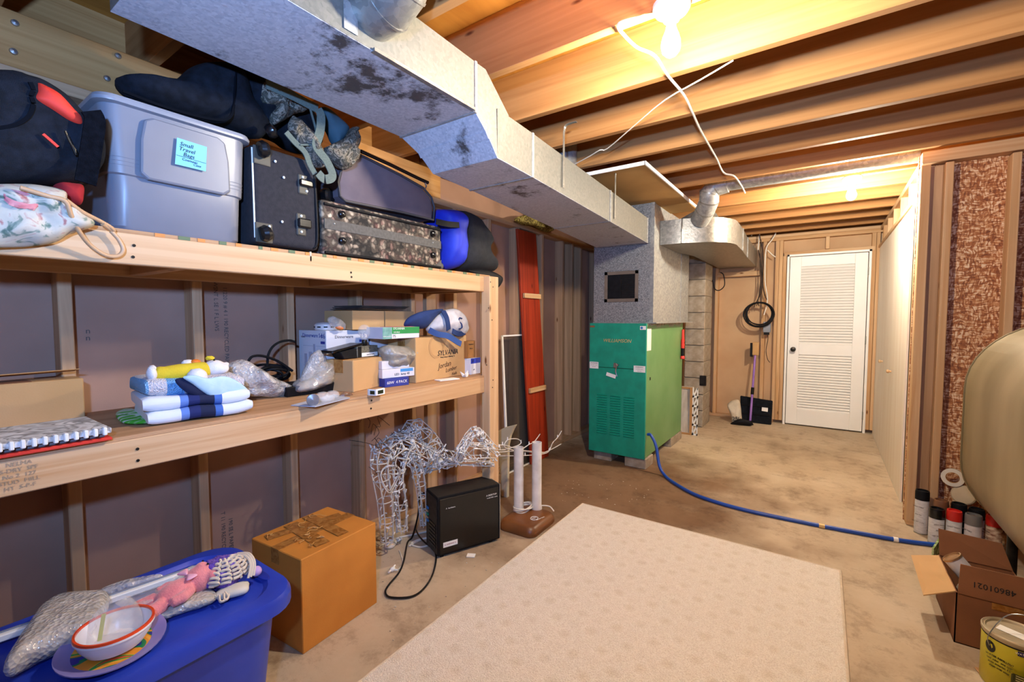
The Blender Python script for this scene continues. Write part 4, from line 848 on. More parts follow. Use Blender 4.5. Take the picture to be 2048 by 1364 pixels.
slab('wrapped_parcel', [(300, 1243), (360, 1222), (429, 1200), (428, 1183), (400, 1180), (330, 1205), (270, 1230)], .512, .014, 'bubblewrap', 'thin bubble-wrapped parcel under the pink plush on the blue tote', 'parcel', seed=4, inner=pm('parcelcream', '#c9bba4', '#bbad96'))
slab('bubble_sheet', [(200, 1182), (250, 1165), (320, 1152), (318, 1157), (250, 1178), (205, 1190)], .512, .012, 'bubblewrap', 'strip of bubble wrap behind the white track on the blue tote', 'wrap', seed=7)
pl_c = atz(226, 1299, .502)
def plate_mat():
    m, nt, b = nodes_of('plateprint'); L = nt.links.new; N = nt.nodes.new
    b.inputs['Roughness'].default_value = .3
    tc = N('ShaderNodeTexCoord'); n = N('ShaderNodeTexNoise'); n.inputs['Scale'].default_value = 9; n.inputs['Detail'].default_value = 1; n.inputs['Distortion'].default_value = 2.5; L(tc.outputs['Object'], n.inputs[0])
    r = ramp(nt, [(.30, '#2f2f8c'), (.40, '#1e7a4a'), (.47, '#d98a2b'), (.54, '#e0a13a'), (.60, '#2f9a3f'), (.68, '#c9562f'), (.75, '#e0a13a')]); r.color_ramp.interpolation = 'CONSTANT'; L(n.outputs[0], r.inputs[0]); L(r.outputs[0], b.inputs['Base Color'])
plate_mat()
pt = thing('plate', 'child plate with lilac rim and colourful print on the blue tote', 'plate', tuple(pl_c))
R_ = .103; MP = Matrix.Translation(pl_c + V((0, 0, .006))) @ Matrix.Rotation(math.radians(6), 4, 'Y')
MB().lathe([(.06, 0), (.075, .003), (R_, .014), (R_, .017), (R_ - .012, .0145), (.076, .006), (.001, .004)], 40, MP).build('dish', pm('lilac', '#8d84bd', '#7f77b3', scale=8, rough=.3), pt, smooth=40)
MB().lathe([(.001, .0042), (.074, .0062), (.074, .0058), (.001, .0038)], 40, MP).build('printed_centre', 'plateprint', pt, smooth=40)
bc = atz(232, 1290, .514)
bw = thing('bowl', 'white child bowl with an orange rim resting on the printed plate', 'bowl', tuple(bc))
MBW = Matrix.Translation(bc) 
MB().lathe([(.04, 0), (.055, .004), (.068, .025), (.072, .04), (.0755, .042), (.0755, .047), (.074, .0515), (.071, .051), (.066, .03), (.05, .008), (.001, .006)], 40, MBW).build('shell', pm('melamine', '#e9e6ea', '#e2dfe4', rough=.25), bw, smooth=35)
MB().lathe([(.0757, .0475), (.0745, .0525), (.0700, .0525), (.0695, .048)], 40, MBW, caps=False).build('rim_band', pm('orangerim', '#dd4a22', '#d6431c', rough=.3), bw, smooth=40)
fb = thing('plastic_bag', 'crumpled clear plastic bag standing in the white bowl', 'bag', tuple(bc + V((0, .01, .01))))
MB().pillow([bc + V(p) for p in ((.0, -.045, .012), (0, .045, .012), (0, .05, .06), (0, .03, .105), (0, .0, .115), (0, -.04, .095), (0, -.05, .05))], (1, 0, 0), .018, nz=.5, ns=30).build('film', 'clearfilm', fb, smooth=60)
MB().ribbon([bc + V((.004, -.03, .03)), bc + V((.004, -.02, .09))], .008, .001, (0, 1, 0)).build('yellow_strip', pm('paleyellow', '#cfd06a', '#c2c35c'), fb)
# pink plush, face up along the lid
pb = thing('pink_plush_bear', 'pink plush bear with a pale pink bow lying on the blue tote', 'plush toy', tuple(atz(350, 1195, .51)))
pm('pinkplush', '#e58a8c', '#db7c80', scale=30, rough=.95, bump=.3, bscale=250, sheen=.4)
hd_, bd_, ft = atz(398, 1160, .545), atz(345, 1190, .54), atz(285, 1222, .53)
ax = (hd_ - ft).normalized(); sd = ax.cross(V((0, 0, 1))).normalized()
mb = MB(); FA = frame(ax)
mb.ell(hd_ + V((0, 0, .004)), (.038, .037, .038), FA); mb.ell(hd_ + V((0, 0, .03)) + ax * .008, (.018, .018, .018), FA); mb.ell(bd_ + ax * .008, (.034, .034, .05), FA)
for s in (-1, 1):
    mb.ell(hd_ + sd * .032 * s + ax * .02 + V((0, 0, .012)), (.015, .015, .015), FA, nu=12, nv=8)
    mb.tube([bd_ + sd * .02 * s - ax * .03, bd_ + sd * .03 * s - ax * .07, ft + sd * .028 * s, ft + sd * .03 * s - ax * .02], [.02, .019, .017, .012], 10)
    mb.tube([bd_ + sd * .025 * s + ax * .035, bd_ + sd * .045 * s + ax * .005 + V((0, 0, .004)), bd_ + sd * .042 * s - ax * .02 + V((0, 0, .004))], [.014, .015, .013], 10)
mb.build('body', 'pinkplush', pb, smooth=0, voxel=.0036, relax=3)
nk = hd_.lerp(bd_, .45) + V((0, 0, .034)); bo = MB()
for s in (-1, 1): bo.pillow([nk, nk + sd * .012 * s + ax * .008, nk + sd * .03 * s + ax * .014, nk + sd * .03 * s - ax * .012, nk + sd * .012 * s - ax * .006], (0, 0, 1), .005)
bo.build('bow', pm('palepink', '#f0b3c8', '#e8a6bd', rough=.5), pb, smooth=60)
for s in (-1, 1): MB().ell(hd_ + V((0, 0, .0415)) + sd * .014 * s + ax * .018, (.003, .003, .003), nu=8, nv=6).build('eye', 'black', pb, smooth=60)
# purple crochet lump with cream yarn
yc = atz(455, 1150, .535)
yn = thing('crochet_ball', 'purple crocheted lump wrapped with cream yarn loops on the blue tote', 'yarn', tuple(yc - V((0, 0, .03))))
pm('purpleyarn', '#7d5cc0', '#5d3fa6', scale=90, rough=.95, bump=.8, bscale=160)
MB().ell(yc + V((-.02, -.005, .005)), (.055, .062, .042), nz=.3, ns=6).build('purple_knit', 'purpleyarn', yn, smooth=60)
ya = MB(); rnd.seed(5)
for j in range(5):
    pts = []; ce = yc + V((-.02, -.005, .005))
    for i in range(30):
        az = math.radians(-38 + 26 * j + 11 * math.sin(i * 1.3 + j)); el = math.radians(72 - 2.9 * i + 4 * math.cos(i * 1.3 + j)); k = 1.09 + .03 * math.cos(i * 1.3)
        pts.append(ce + V((.055 * math.cos(el) * math.cos(az), .062 * math.cos(el) * math.sin(az), .042 * math.sin(el))) * k)
    ya.tube(spline(pts, 2), .0042, 6)
for j in range(3): ya.tube(spline([yc + V((-.05, .035 + .008 * j, .028)), yc + V((-.01, .052 + .007 * j, .034)), yc + V((.03, .052 + .006 * j, .02)), yc + V((.05, .035 + .008 * j, -.01))], 5), .0036, 6)
ya.build('yarn_loops', pm('creamyarn', '#d9cbb8', '#cbbca8', rough=.95), yn, smooth=60)
MB().ell(yc + V((.035, .066, -.008)), (.015, .015, .015)).build('bobble', pm('lilacbead', '#b48cc6', '#c9a6d6', scale=60), yn, smooth=60)
tg = MB()
for j in range(2): tg.tube(spline([yc + V((.055, -.045 + .012 * j, -.02)), yc + V((.075, -.05 + .01 * j, -.028)), yc + V((.072, -.03, -.028)), yc + V((.05, -.028 + .01 * j, -.02))], 5), .0036, 6)
tg.build('yarn_tail', 'creamyarn', yn, smooth=60)
rl = [atz(x, y, .506) for x, y in ((433, 1197), (438, 1182), (492, 1165), (498, 1172), (490, 1184))]
tag(MB().pillow(rl, (0, 0, 1), .012, pw=4).build('folded_cloth', pm('creamcloth', '#d6cec0', '#cac1b1', scale=20), smooth=60), 'folded cream strip beside the purple crochet on the blue tote', 'cloth')
pf = [atz(x, y, .545) for x, y in ((230, 1205), (300, 1185), (350, 1160), (385, 1130), (392, 1150), (345, 1180), (275, 1215))]
tag(MB().pillow(pf, (.3, 0, 1), .008, nz=.4, ns=30).build('plastic_wrap', 'clearfilm', smooth=60), 'thin clear plastic wrap beside the pink plush on the blue tote', 'wrap')
# ================================================================ upper shelf
pm('greytote', '#797a82', '#6f7078', scale=4, rough=.38)
gt = thing('grey_storage_tote', 'grey plastic storage tote with a blue note on the upper shelf', 'tote', (-1.87, .59, ZU))
GX, GY = -1.885, .592
def gr(w, l, z, r=.045): return [(GX + x, GY + y_, z) for x, y_ in rrect(w, l, r, 6)]
MB().loft([gr(.40, .335, ZU), gr(.415, .35, ZU + .012), gr(.425, .36, 1.712), gr(.435, .372, 1.716), gr(.437, .374, 1.735), gr(.45, .388, 1.925), gr(.43, .37, 1.925), gr(.41, .33, ZU + .03)]).build('bin', 'greytote', gt, smooth=35)
for i in range(3): MB().loft([gr(.438 + .001 * i, .3745 + .001 * i, 1.738 + .011 * i), gr(.439 + .001 * i, .3755 + .001 * i, 1.7395 + .011 * i)]).build('rib', 'greytote', gt)
MB().loft([gr(.452, .39, 1.905), gr(.475, .415, 1.908), gr(.478, .418, 1.916), gr(.47, .41, 1.926), gr(.45, .39, 1.928)]).build('rim', pm('greyrim', '#8a8b92', '#808188', rough=.35), gt, smooth=40)
hp = [(.10, -.13), (.118, -.115), (.115, -.02), (.105, .035), (.085, .047), (-.085, .047), (-.105, .035), (-.115, -.02), (-.118, -.115), (-.10, -.13)]
MB().loft([[(-1.66 + .028 * (z) + .012, .60 + y_, 1.842 + z) for y_, z in hp], [(-1.66 + .028 * (z) + .003, .60 + y_ * 1.05, 1.842 + z * 1.04) for y_, z in hp]]).build('handle_panel', 'greytote', gt, bevel=.003)
n0, n1, n2, n3 = [atx(x, y, -1.640) for x, y in ((354, 275), (414, 294), (412, 343), (350, 328))]
nt_ = MB().hexa([n3, n2, n2 + V((-.001, 0, 0)), n3 + V((-.001, 0, 0))], [n0, n1, n1 + V((-.001, 0, 0)), n0 + V((-.001, 0, 0))]).build('sticky_note', pm('noteblue', '#7cc0d6', '#70b4cc', rough=.8), gt)
R = (n1 - n0).normalized(); U = (n0 - n3).normalized(); O = n0.lerp(n2, .5) + V((.001, 0, 0))
for s, du, dz, sz in (('Small', -.016, .024, .017), ('Travel', -.014, .009, .017), ('Bags', -.008, -.006, .017), ('Cosmetic', -.004, -.021, .011), ('Case', .016, -.029, .011)): text(nt_, s, O + R * du + U * dz, R, U, sz, 'ink', shear=.2)
MB().ribbon([O - R * .04 - U * .014, O + R * .04 - U * .014], .001, .0006, U).build('pen_line', 'ink', nt_)

def soft(name, label, cat, pix, X, T, mat, nz=.2, ns=9, seed=0, pn='body', pw=2.5, back=None, parent=None, nrm=(1, 0, 0), rings=8):
    t = parent or thing(name, label, cat, tuple(atx(*min(pix, key=lambda q: -q[1]), X)))
    MB().pillow([atx(x, y, X) for x, y in pix], nrm, T, nz=nz, ns=ns, seed=seed, pw=pw, back=back, rings=rings).build(pn, mat, t, smooth=60); return t
def strapx(t, pix, X, w, mat, pn='strap', side=(0, 0, 1), th=.004, n=5):
    return MB().ribbon(spline([atx(p[0], p[1], X + (p[2] if len(p) > 2 else 0)) for p in pix], n), w, th, side).build(pn, mat, t, smooth=40)
# black bag slumped over the grey tote
bb_ = soft('black_bag', 'black fabric bag slumped over the top of the grey tote', 'bag', [(232, 156), (290, 160), (345, 162), (385, 133), (440, 128), (470, 132), (492, 165), (505, 205), (535, 255), (518, 278), (480, 268), (425, 248), (360, 230), (290, 206), (245, 184)], -1.77, .10, 'blackcloth', nz=.25, ns=7, pw=3)
soft('', '', '', [(470, 130), (500, 150), (540, 172), (560, 200), (556, 250), (530, 262), (505, 220), (480, 170)], -1.80, .09, 'blackcloth', nz=.3, parent=bb_, pn='side_pocket')
soft('', '', '', [(500, 160), (540, 175), (590, 205), (630, 235), (640, 280), (620, 310), (580, 300), (545, 280), (515, 265), (500, 220)], -1.90, .09, 'blackcloth', nz=.3, seed=8, parent=bb_, pn='lower_pocket')
strapx(bb_, [(245, 182, .10), (330, 214, .10), (420, 238, .10), (458, 236, .10), (468, 205, .10), (472, 145, .09)], -1.77, .008, pm('piping', '#0d0f14', '#0d0f14', rough=.9, spec=.03), pn='piping', th=.006)
# black suitcase standing on end, wheels outwards
sc = thing('black_suitcase', 'black suitcase on its side with wheels facing out on the upper shelf', 'suitcase', (-1.9, .92, ZU))
pm('casecloth', '#26242a', '#1d1b21', scale=60, rough=.9, bump=.3, bscale=400)
MB().box(-2.17, -1.668, .803, 1.052, ZU + .012, 1.915).build('shell', 'casecloth', sc, bevel=.022, seg=4, smooth=40)
MB().tube([(-1.675, .807, ZU + .03), (-1.672, .805, 1.7), (-1.675, .805, 1.90)], .003, 6).build('piping', 'paper', sc, smooth=50)
MB().tube(spline([(-1.672, 1.035, 1.9), (-1.667, 1.04, 1.75), (-1.667, 1.04, 1.6), (-1.68, 1.02, ZU + .02)], 5), .006, 8).build('zip_edge', 'black', sc, smooth=50)
pm('olivepatch', '#4b463c', '#423d34', rough=.6)
for z0, z1, wz in ((ZU + .014, ZU + .085, ZU + .045), (1.845, 1.91, 1.895)):
    g = MB().box(-1.672, -1.664, .805, .865, z0, z1).build('corner_guard', 'olivepatch', sc, bevel=.006, seg=2)
    MB().lathe([(.0, -.016), (.024, -.014), (.03, 0), (.024, .014), (.0, .016)], 20, Matrix.Translation((-1.648, .83, wz)) @ frame((0, 1, .2))).build('wheel', 'blackgloss', sc, smooth=40)
for y_, z0, z1 in ((.975, ZU + .06, ZU + .145), (.985, 1.775, 1.85)):
    MB().box(-1.67, -1.662, y_ - .018, y_ + .02, z0, z1).build('foot_plate', 'olivepatch', sc, bevel=.004); MB().box(-1.664, -1.648, y_ - .018, y_ + .035, z0 + .03, z1 - .02).build('foot', 'blackgloss', sc, bevel=.005)
for y_, z in ((.90, ZU + .10), (.853, ZU + .075), (.975, ZU + .135), (.975, ZU + .075), (.88, 1.87), (.91, 1.82), (1.0, 1.79), (.985, 1.84)): MB().ell((-1.662, y_, z), (.004, .005, .005), nu=8, nv=6).build('rivet', 'paper', sc, smooth=60)
MB().box(-1.664, -1.660, 1.004, 1.014, ZU - .036, ZU + .004).build('zip_pull', 'steel', sc, bevel=.002)
# tapestry suitcase lying flat
def tapestry():
    m, nt, b = nodes_of('tapestry'); L = nt.links.new; N = nt.nodes.new
    b.inputs['Roughness'].default_value = .9
    tc = N('ShaderNodeTexCoord'); n0 = N('ShaderNodeTexNoise'); n0.inputs['Scale'].default_value = 22; L(tc.outputs['Object'], n0.inputs[0])
    ad = N('ShaderNodeVectorMath'); ad.operation = 'MULTIPLY_ADD'; L(n0.outputs['Color'], ad.inputs[0]); ad.inputs[1].default_value = (.05, .05, .05); L(tc.outputs['Object'], ad.inputs[2])
    vo = N('ShaderNodeTexVoronoi'); vo.inputs['Scale'].default_value = 16; L(ad.outputs[0], vo.inputs[0]); v2 = N('ShaderNodeTexVoronoi'); v2.inputs['Scale'].default_value = 42; L(ad.outputs[0], v2.inputs[0])
    r = ramp(nt, [(.1, '#2a2622'), (.35, '#5c5448'), (.5, '#a0917c'), (.68, '#6e4c44'), (.8, '#c9b89e')]); mx = N('ShaderNodeMix'); mx.data_type = 'RGBA'; mx.inputs[0].default_value = .55; L(vo.outputs['Color'], mx.inputs[6]); L(v2.outputs['Color'], mx.inputs[7]); L(mx.outputs[2], r.inputs[0])
    e = ramp(nt, [(.2, (1, 1, 1)), (.55, (.12, .1, .09))]); L(v2.outputs['Distance'], e.inputs[0]); m3 = N('ShaderNodeMix'); m3.data_type = 'RGBA'; m3.blend_type = 'MULTIPLY'; m3.inputs[0].default_value = .9; L(r.outputs[0], m3.inputs[6]); L(e.outputs[0], m3.inputs[7]); L(m3.outputs[2], b.inputs['Base Color'])
tapestry()
ts = thing('tapestry_suitcase', 'floral tapestry suitcase lying flat on the upper shelf', 'suitcase', (-1.92, 1.43, ZU))
TY0, TY1, TZ = 1.075, 1.765, 1.782
MB().box(-2.16, -1.685, TY0, TY1, ZU + .006, TZ).build('shell', 'tapestry', ts, bevel=.015, seg=3, smooth=40)
pm('greyband', '#5a5650', '#4e4a45', scale=80, rough=.85)
MB().box(-1.687, -1.682, TY0 + .01, TY1 - .004, 1.665, 1.705).build('band', 'greyband', ts)
for z in (TZ - .018, ZU + .012): MB().tube([(-1.683, TY0 + .01, z), (-1.681, (TY0 + TY1) / 2, z), (-1.683, TY1 - .008, z)], .006, 8).build('piping', 'black', ts, smooth=50)
for y_ in (1.165, 1.70):
    for z in (1.735, 1.625): MB().lathe([(.016, 0), (.014, .014), (.006, .02), (.0, .02)], 16, Matrix.Translation((-1.686, y_, z)) @ frame((1, 0, 0))).build('foot', 'blackgloss', ts, smooth=40)
for y_ in (1.13, 1.70): MB().ell((-1.681, y_, 1.69), (.003, .004, .004), nu=8, nv=6).build('rivet', 'steel', ts, smooth=60)
MB().prism([(0, 0), (.05, 0), (.05, .04)], -.002, .002, Matrix.Translation((-1.684, TY1 - .052, ZU + .012)) @ Matrix(((0, 0, 1, 0), (1, 0, 0, 0), (0, 1, 0, 0), (0, 0, 0, 1)))).build('corner_guard', 'greyband', ts)
MB().cyl((-1.70, TY1 - .004, ZU + .02), (-1.70, TY1 + .014, ZU + .02), .018, 14).build('wheel', 'greyband', ts, smooth=40)
# dusty soft suitcase on top of it
gs = thing('grey_suitcase', 'dusty mauve-grey soft suitcase resting on the tapestry suitcase', 'suitcase', (-1.95, 1.5, TZ))
gpix = [(679, 392), (690, 402), (740, 412), (800, 424), (866, 440), (868, 415), (862, 395), (846, 376), (800, 350), (750, 325), (718, 309), (700, 318), (682, 340), (676, 365)]
GP = [atx(x, y, -1.74) for x, y in gpix]
mb = MB(); cen = sum(GP, V()) / len(GP)
mb.loft([[cen + (p - cen) * k + V((dx, 0, 0)) for p in GP] for k, dx in ((.94, .0), (.985, -.006), (1, -.025), (1, -.30), (.97, -.33), (.93, -.335))]); mb.build('shell', pm('dustymauve', '#6f6166', '#5c5057', scale=7, rough=.9), gs, smooth=40)
MB().tube([p + V((.002, 0, 0)) - (p - cen) * .0 for p in GP], .006, 6, False, True).build('piping', pm('pipegrey', '#3d383b', '#3d383b'), gs, smooth=50)
MB().tube([atx(x, y, -1.745) + V((0, 0, .012)) for x, y in ((722, 308), (780, 334), (840, 363), (856, 370))], .009, 8).build('handle_bar', 'blackgloss', gs, smooth=50)
MB().tube([atx(x, y, -1.73) for x, y in ((850, 366), (853, 372), (850, 378))], .004, 6).build('zip_pull', 'steel', gs, smooth=50)
# black roller wheel of a bag between the cases
tag(MB().lathe([(.0, -.02), (.03, -.02), (.034, -.01), (.034, .012), (.026, .02), (.0, .02)], 20, Matrix.Translation(atx(655, 392, -1.80)) @ frame((1, .4, 0))).build('roller_wheel', 'blackgloss', smooth=40), 'black roller wheel poking out between the suitcases', 'wheel')
# blue and black duffel
df = soft('duffel_bag', 'black duffel with a bright blue end panel at the shelf end', 'bag', [(900, 424), (930, 430), (952, 455), (962, 480), (956, 500), (968, 528), (974, 545), (935, 545), (900, 538), (890, 480)], -1.86, .15, pm('blackcordura', '#17171a', '#202024', scale=50, rough=.85, bump=.3), nz=.12, pw=4)
soft('', '', '', [(868, 424), (880, 419), (905, 423), (914, 440), (912, 475), (914, 515), (905, 537), (880, 537), (873, 500), (870, 460)], -1.80, .13, pm('royalblue', '#1a32c4', '#152aae', scale=10, rough=.6), nz=.12, pw=4, parent=df, pn='blue_panel')
strapx(df, [(872, 443, .14), (895, 448, .15), (918, 450, .14)], -1.80, .03, 'black', pn='band')
hs = soft('hanging_strap_bag', 'flat black fabric corner hanging over the shelf post', 'bag', [(935, 541), (965, 538), (990, 545), (1005, 556), (1002, 568), (995, 575), (990, 560), (960, 553)], -1.70, .02, 'black', nz=.2)
# camouflage bag with webbing straps, hung over the suitcase
patches('camo', ['#2e2a26', '#5d564c', '#3b3a32', '#8a7f6f', '#4a3f36'], 24, distort=2.5); pm('webbing', '#6f7a70', '#646e64', scale=3, rough=.85, stretch=(1, 60, 60), bump=.5, bscale=200); pm('tealcloth', '#3a5560', '#2c434d', scale=9, rough=.8)
cb = soft('camo_bag', 'camouflage bag with green webbing straps piled on the black suitcase', 'bag', [(515, 168), (535, 172), (570, 192), (600, 205), (610, 222), (590, 228), (570, 240), (548, 250), (540, 232), (548, 215), (525, 205)], -1.74, .05, 'camo', nz=.7, ns=22)
soft('', '', '', [(585, 232), (600, 240), (622, 262), (645, 300), (655, 330), (630, 335), (610, 310), (590, 275), (575, 255)], -1.67, .035, 'camo', nz=.8, ns=25, seed=3, parent=cb, pn='side_flap')
soft('', '', '', [(640, 215), (665, 225), (690, 250), (695, 262), (680, 285), (672, 292), (660, 270), (650, 245)], -1.74, .045, 'tealcloth', nz=.4, parent=cb, pn='hood', seed=9)
soft('', '', '', [(660, 290), (690, 275), (700, 258), (712, 255), (714, 290), (712, 320), (690, 340), (668, 325), (650, 300)], -1.70, .05, 'camo', nz=.8, ns=25, seed=5, parent=cb, pn='pocket')
strapx(cb, [(532, 168), (560, 180), (590, 194), (620, 210), (636, 218)], -1.68, .034, 'webbing', side=(0, -.5, 1))
strapx(cb, [(636, 218), (642, 232), (640, 262), (632, 290), (640, 305), (652, 320), (664, 345), (662, 356), (648, 358), (636, 346)], -1.62, .034, 'webbing', side=[(0, 1, .1)] * 46)
strapx(cb, [(572, 264), (590, 285), (610, 305), (620, 330), (630, 348)], -1.64, .022, 'webbing', side=(0, 1, -.5))
strapx(cb, [(620, 216), (634, 282), (600, 290)], -1.635, .006, 'webbing', th=.005)
tag(MB().lathe([(.0, -.016), (.02, -.016), (.026, -.004), (.024, .01), (.0, .018)], 18, Matrix.Translation(atx(543, 262, -1.655)) @ frame((.6, .6, .4))).build('ball_knob', 'blackgloss', smooth=40), 'round black knob beside the camouflage bag at the suitcase corner', 'knob')
# red and black cooler bag, far left
rc = soft('red_black_bag', 'black travel bag with a bright red top panel at far left', 'bag', [(-110, 160), (0, 148), (40, 158), (75, 168), (120, 195), (160, 235), (190, 260), (205, 300), (196, 345), (150, 368), (60, 372), (-110, 372), (-140, 270)], -1.70, .115, 'blackcloth', nz=.1, ns=8, pw=5)
soft('', '', '', [(72, 166), (90, 172), (120, 190), (150, 222), (163, 236), (163, 251), (140, 245), (100, 222), (72, 206), (62, 196), (68, 182)], -1.60, .025, pm('brightred', '#d8331f', '#c92c1a', scale=12, rough=.7), nz=.15, parent=rc, pn='red_panel')
strapx(rc, [(182, 222), (190, 240), (186, 275), (179, 320), (171, 366)], -1.57, .042, pm('matteblack', '#0a0b0f', '#101218', scale=60, rough=.95, spec=.03, bump=.3, bscale=300), pn='shoulder_strap', side=(0, 1, 0), th=.006)
strapx(rc, [(86, 268), (100, 280), (116, 294)], -1.582, .006, 'brightred', pn='red_tab')
strapx(rc, [(60, 165), (66, 180), (62, 192), (66, 210), (55, 235), (25, 252), (-20, 258)], -1.585, .008, 'piping', pn='zip_piping', th=.01)
MB().tube(spline([atx(x, y, -1.575) for x, y in ((130, 262), (140, 285), (150, 300), (152, 310), (146, 296), (134, 270))], 4), .003, 6).build('buckle', 'darkmetal', rc, smooth=50)
tag(MB().pillow([atx(x, y, -1.70) for x, y in ((108, 362), (140, 366), (165, 372), (166, 395), (160, 410), (135, 405), (112, 390))], (1, 0, 0), .04).build('red_cloth', pm('darkred', '#9a1418', '#861014', rough=.9), smooth=60), 'dark red cloth tucked under the black travel bag', 'cloth')
# rose-print cloth bag with tan handles hanging over the rail
def floral():
    m, nt, b = nodes_of('roseprint'); L = nt.links.new; N = nt.nodes.new
    b.inputs['Roughness'].default_value = .85
    tc = N('ShaderNodeTexCoord'); n = N('ShaderNodeTexNoise'); n.inputs['Scale'].default_value = 24; n.inputs['Detail'].default_value = 3; n.inputs['Distortion'].default_value = 1.2; L(tc.outputs['Object'], n.inputs[0])
    r = ramp(nt, [(.34, '#566a5c'), (.42, '#858e7e'), (.46, '#b8af9d'), (.60, '#beb5a3'), (.67, '#ad857c'), (.74, '#945652')]); L(n.outputs[0], r.inputs[0]); L(r.outputs[0], b.inputs['Base Color'])
    bp = N('ShaderNodeBump'); bp.inputs['Strength'].default_value = .2; n2 = N('ShaderNodeTexNoise'); n2.inputs['Scale'].default_value = 20; L(tc.outputs['Object'], n2.inputs[0]); L(n2.outputs[0], bp.inputs['Height']); L(bp.outputs[0], b.inputs['Normal'])
floral()
fb_ = soft('floral_cloth_bag', 'cream rose-print cloth bag with tan handles spilling over the upper rail', 'bag', [(-80, 372), (0, 368), (60, 368), (105, 375), (130, 385), (135, 405), (165, 425), (188, 446), (180, 456), (140, 468), (110, 485), (60, 493), (0, 496), (-80, 498), (-100, 430)], -1.635, .055, 'roseprint', nz=.5, ns=14, pw=3)
pm('tanhandle', '#c9a27a', '#b98f66', rough=.5)
MB().tube(spline([atx(x, y, X) for x, y, X in ((40, 375, -1.57), (95, 392, -1.57), (130, 402, -1.57), (142, 430, -1.58), (158, 462, -1.60), (180, 490, -1.625), (210, 510, -1.635), (235, 512, -1.64), (246, 500, -1.64), (238, 480, -1.64), (222, 462, -1.64))], 6), .0055, 8).build('handle', 'tanhandle', fb_, smooth=50)
MB().tube(spline([atx(x, y, X) for x, y, X in ((132, 400, -1.58), (165, 424, -1.60), (200, 442, -1.62), (222, 455, -1.63), (226, 462, -1.64), (205, 448, -1.62))], 6), .0055, 8).build('handle', 'tanhandle', fb_, smooth=50)
MB().ell(atx(45, 400, -1.585), (.006, .03, .02), nz=.3).build('rose_print', pm('rosepink', '#d98f8c', '#c46a6c', scale=40), fb_, smooth=60)

# ================================================================ lower shelf, left to right
lc = thing('shelf_carton', 'low tan carton with open flap behind the notebook on the lower shelf', 'box', (-2.14, .2, ZL))
MB().box(-2.195, -2.085, -.05, .422, ZL, 1.094).build('carton_body', 'cardboardlight', lc, bevel=.003)
MB().ribbon([(-2.13, .02, 1.115), (-2.13, .415, 1.12)], .08, .003, (1, 0, .15)).build('flap', 'cardboard', lc)
MB().box(-2.19, -2.09, .13, .3, 1.0945, 1.096).build('label', 'cardboarddark', lc)
nb = thing('spiral_book', 'spiral-bound book with a grey map cover near the shelf front', 'book', (-1.77, .25, ZL))
MB().box(-1.895, -1.64, -.02, .385, ZL + .022, ZL + .036).build('pages', patches('mapcover', ['#cfcac6', '#ddd9d6', '#8f8a86', '#d5d1ce', '#b9b3ae'], 9, distort=2), nb, bevel=.001)
for i in range(20): MB().box(-1.652, -1.632, -.005 + i * .0195, .004 + i * .0195, ZL + .018, ZL + .040).build('binding_comb', 'white', nb, bevel=.002)
for i, (z, m, lab, dx) in enumerate(((ZL, 'brightred', 'red folder at the bottom of the books on the lower shelf', .012), (ZL + .010, pm('greyfolder', '#6b6a6c', '#5c5b5d'), 'grey folder between the red folder and the spiral book', .0))):
    tag(MB().box(-1.90, -1.655 + dx, -.02, .375 + dx, z, z + .009).build('folder', m, bevel=.002), lab, 'folder', 'folders under the spiral book')
# folded quilt and knitted blanket
def stripes(name, stops, axis, period, rough=.9, bump=.0):
    m, nt, b = nodes_of(name); L = nt.links.new; N = nt.nodes.new
    b.inputs['Roughness'].default_value = rough; tc = N('ShaderNodeTexCoord'); sp = N('ShaderNodeSeparateXYZ'); L(tc.outputs['Object'], sp.inputs[0])
    mu = N('ShaderNodeMath'); mu.operation = 'MULTIPLY'; mu.inputs[1].default_value = 1 / period; L(sp.outputs['XYZ'.index(axis)], mu.inputs[0]); fr_ = N('ShaderNodeMath'); fr_.operation = 'FRACT'; L(mu.outputs[0], fr_.inputs[0])
    r = ramp(nt, stops); r.color_ramp.interpolation = 'CONSTANT'; L(fr_.outputs[0], r.inputs[0]); L(r.outputs[0], b.inputs['Base Color'])
    if bump:
        n = N('ShaderNodeTexVoronoi'); n.inputs['Scale'].default_value = 220; L(tc.outputs['Object'], n.inputs[0]); bp = N('ShaderNodeBump'); bp.inputs['Strength'].default_value = bump; bp.inputs['Distance'].default_value = .006; L(n.outputs['Distance'], bp.inputs['Height']); L(bp.outputs[0], b.inputs['Normal'])
stripes('quilt', [(0, '#101a3c'), (.13, '#3c64b0'), (.20, '#d8dde6'), (.80, '#d8dde6'), (.83, '#5d7fc4'), (.9, '#15225c')], 'Y', .32)
stripes('knit', [(0, '#cfc6cc'), (.3, '#d8cfd2'), (.42, '#7fb2dc'), (.58, '#d9d2d6'), (.72, '#6fa6d8'), (.86, '#d4ccd2')], 'Y', .34, bump=.9)
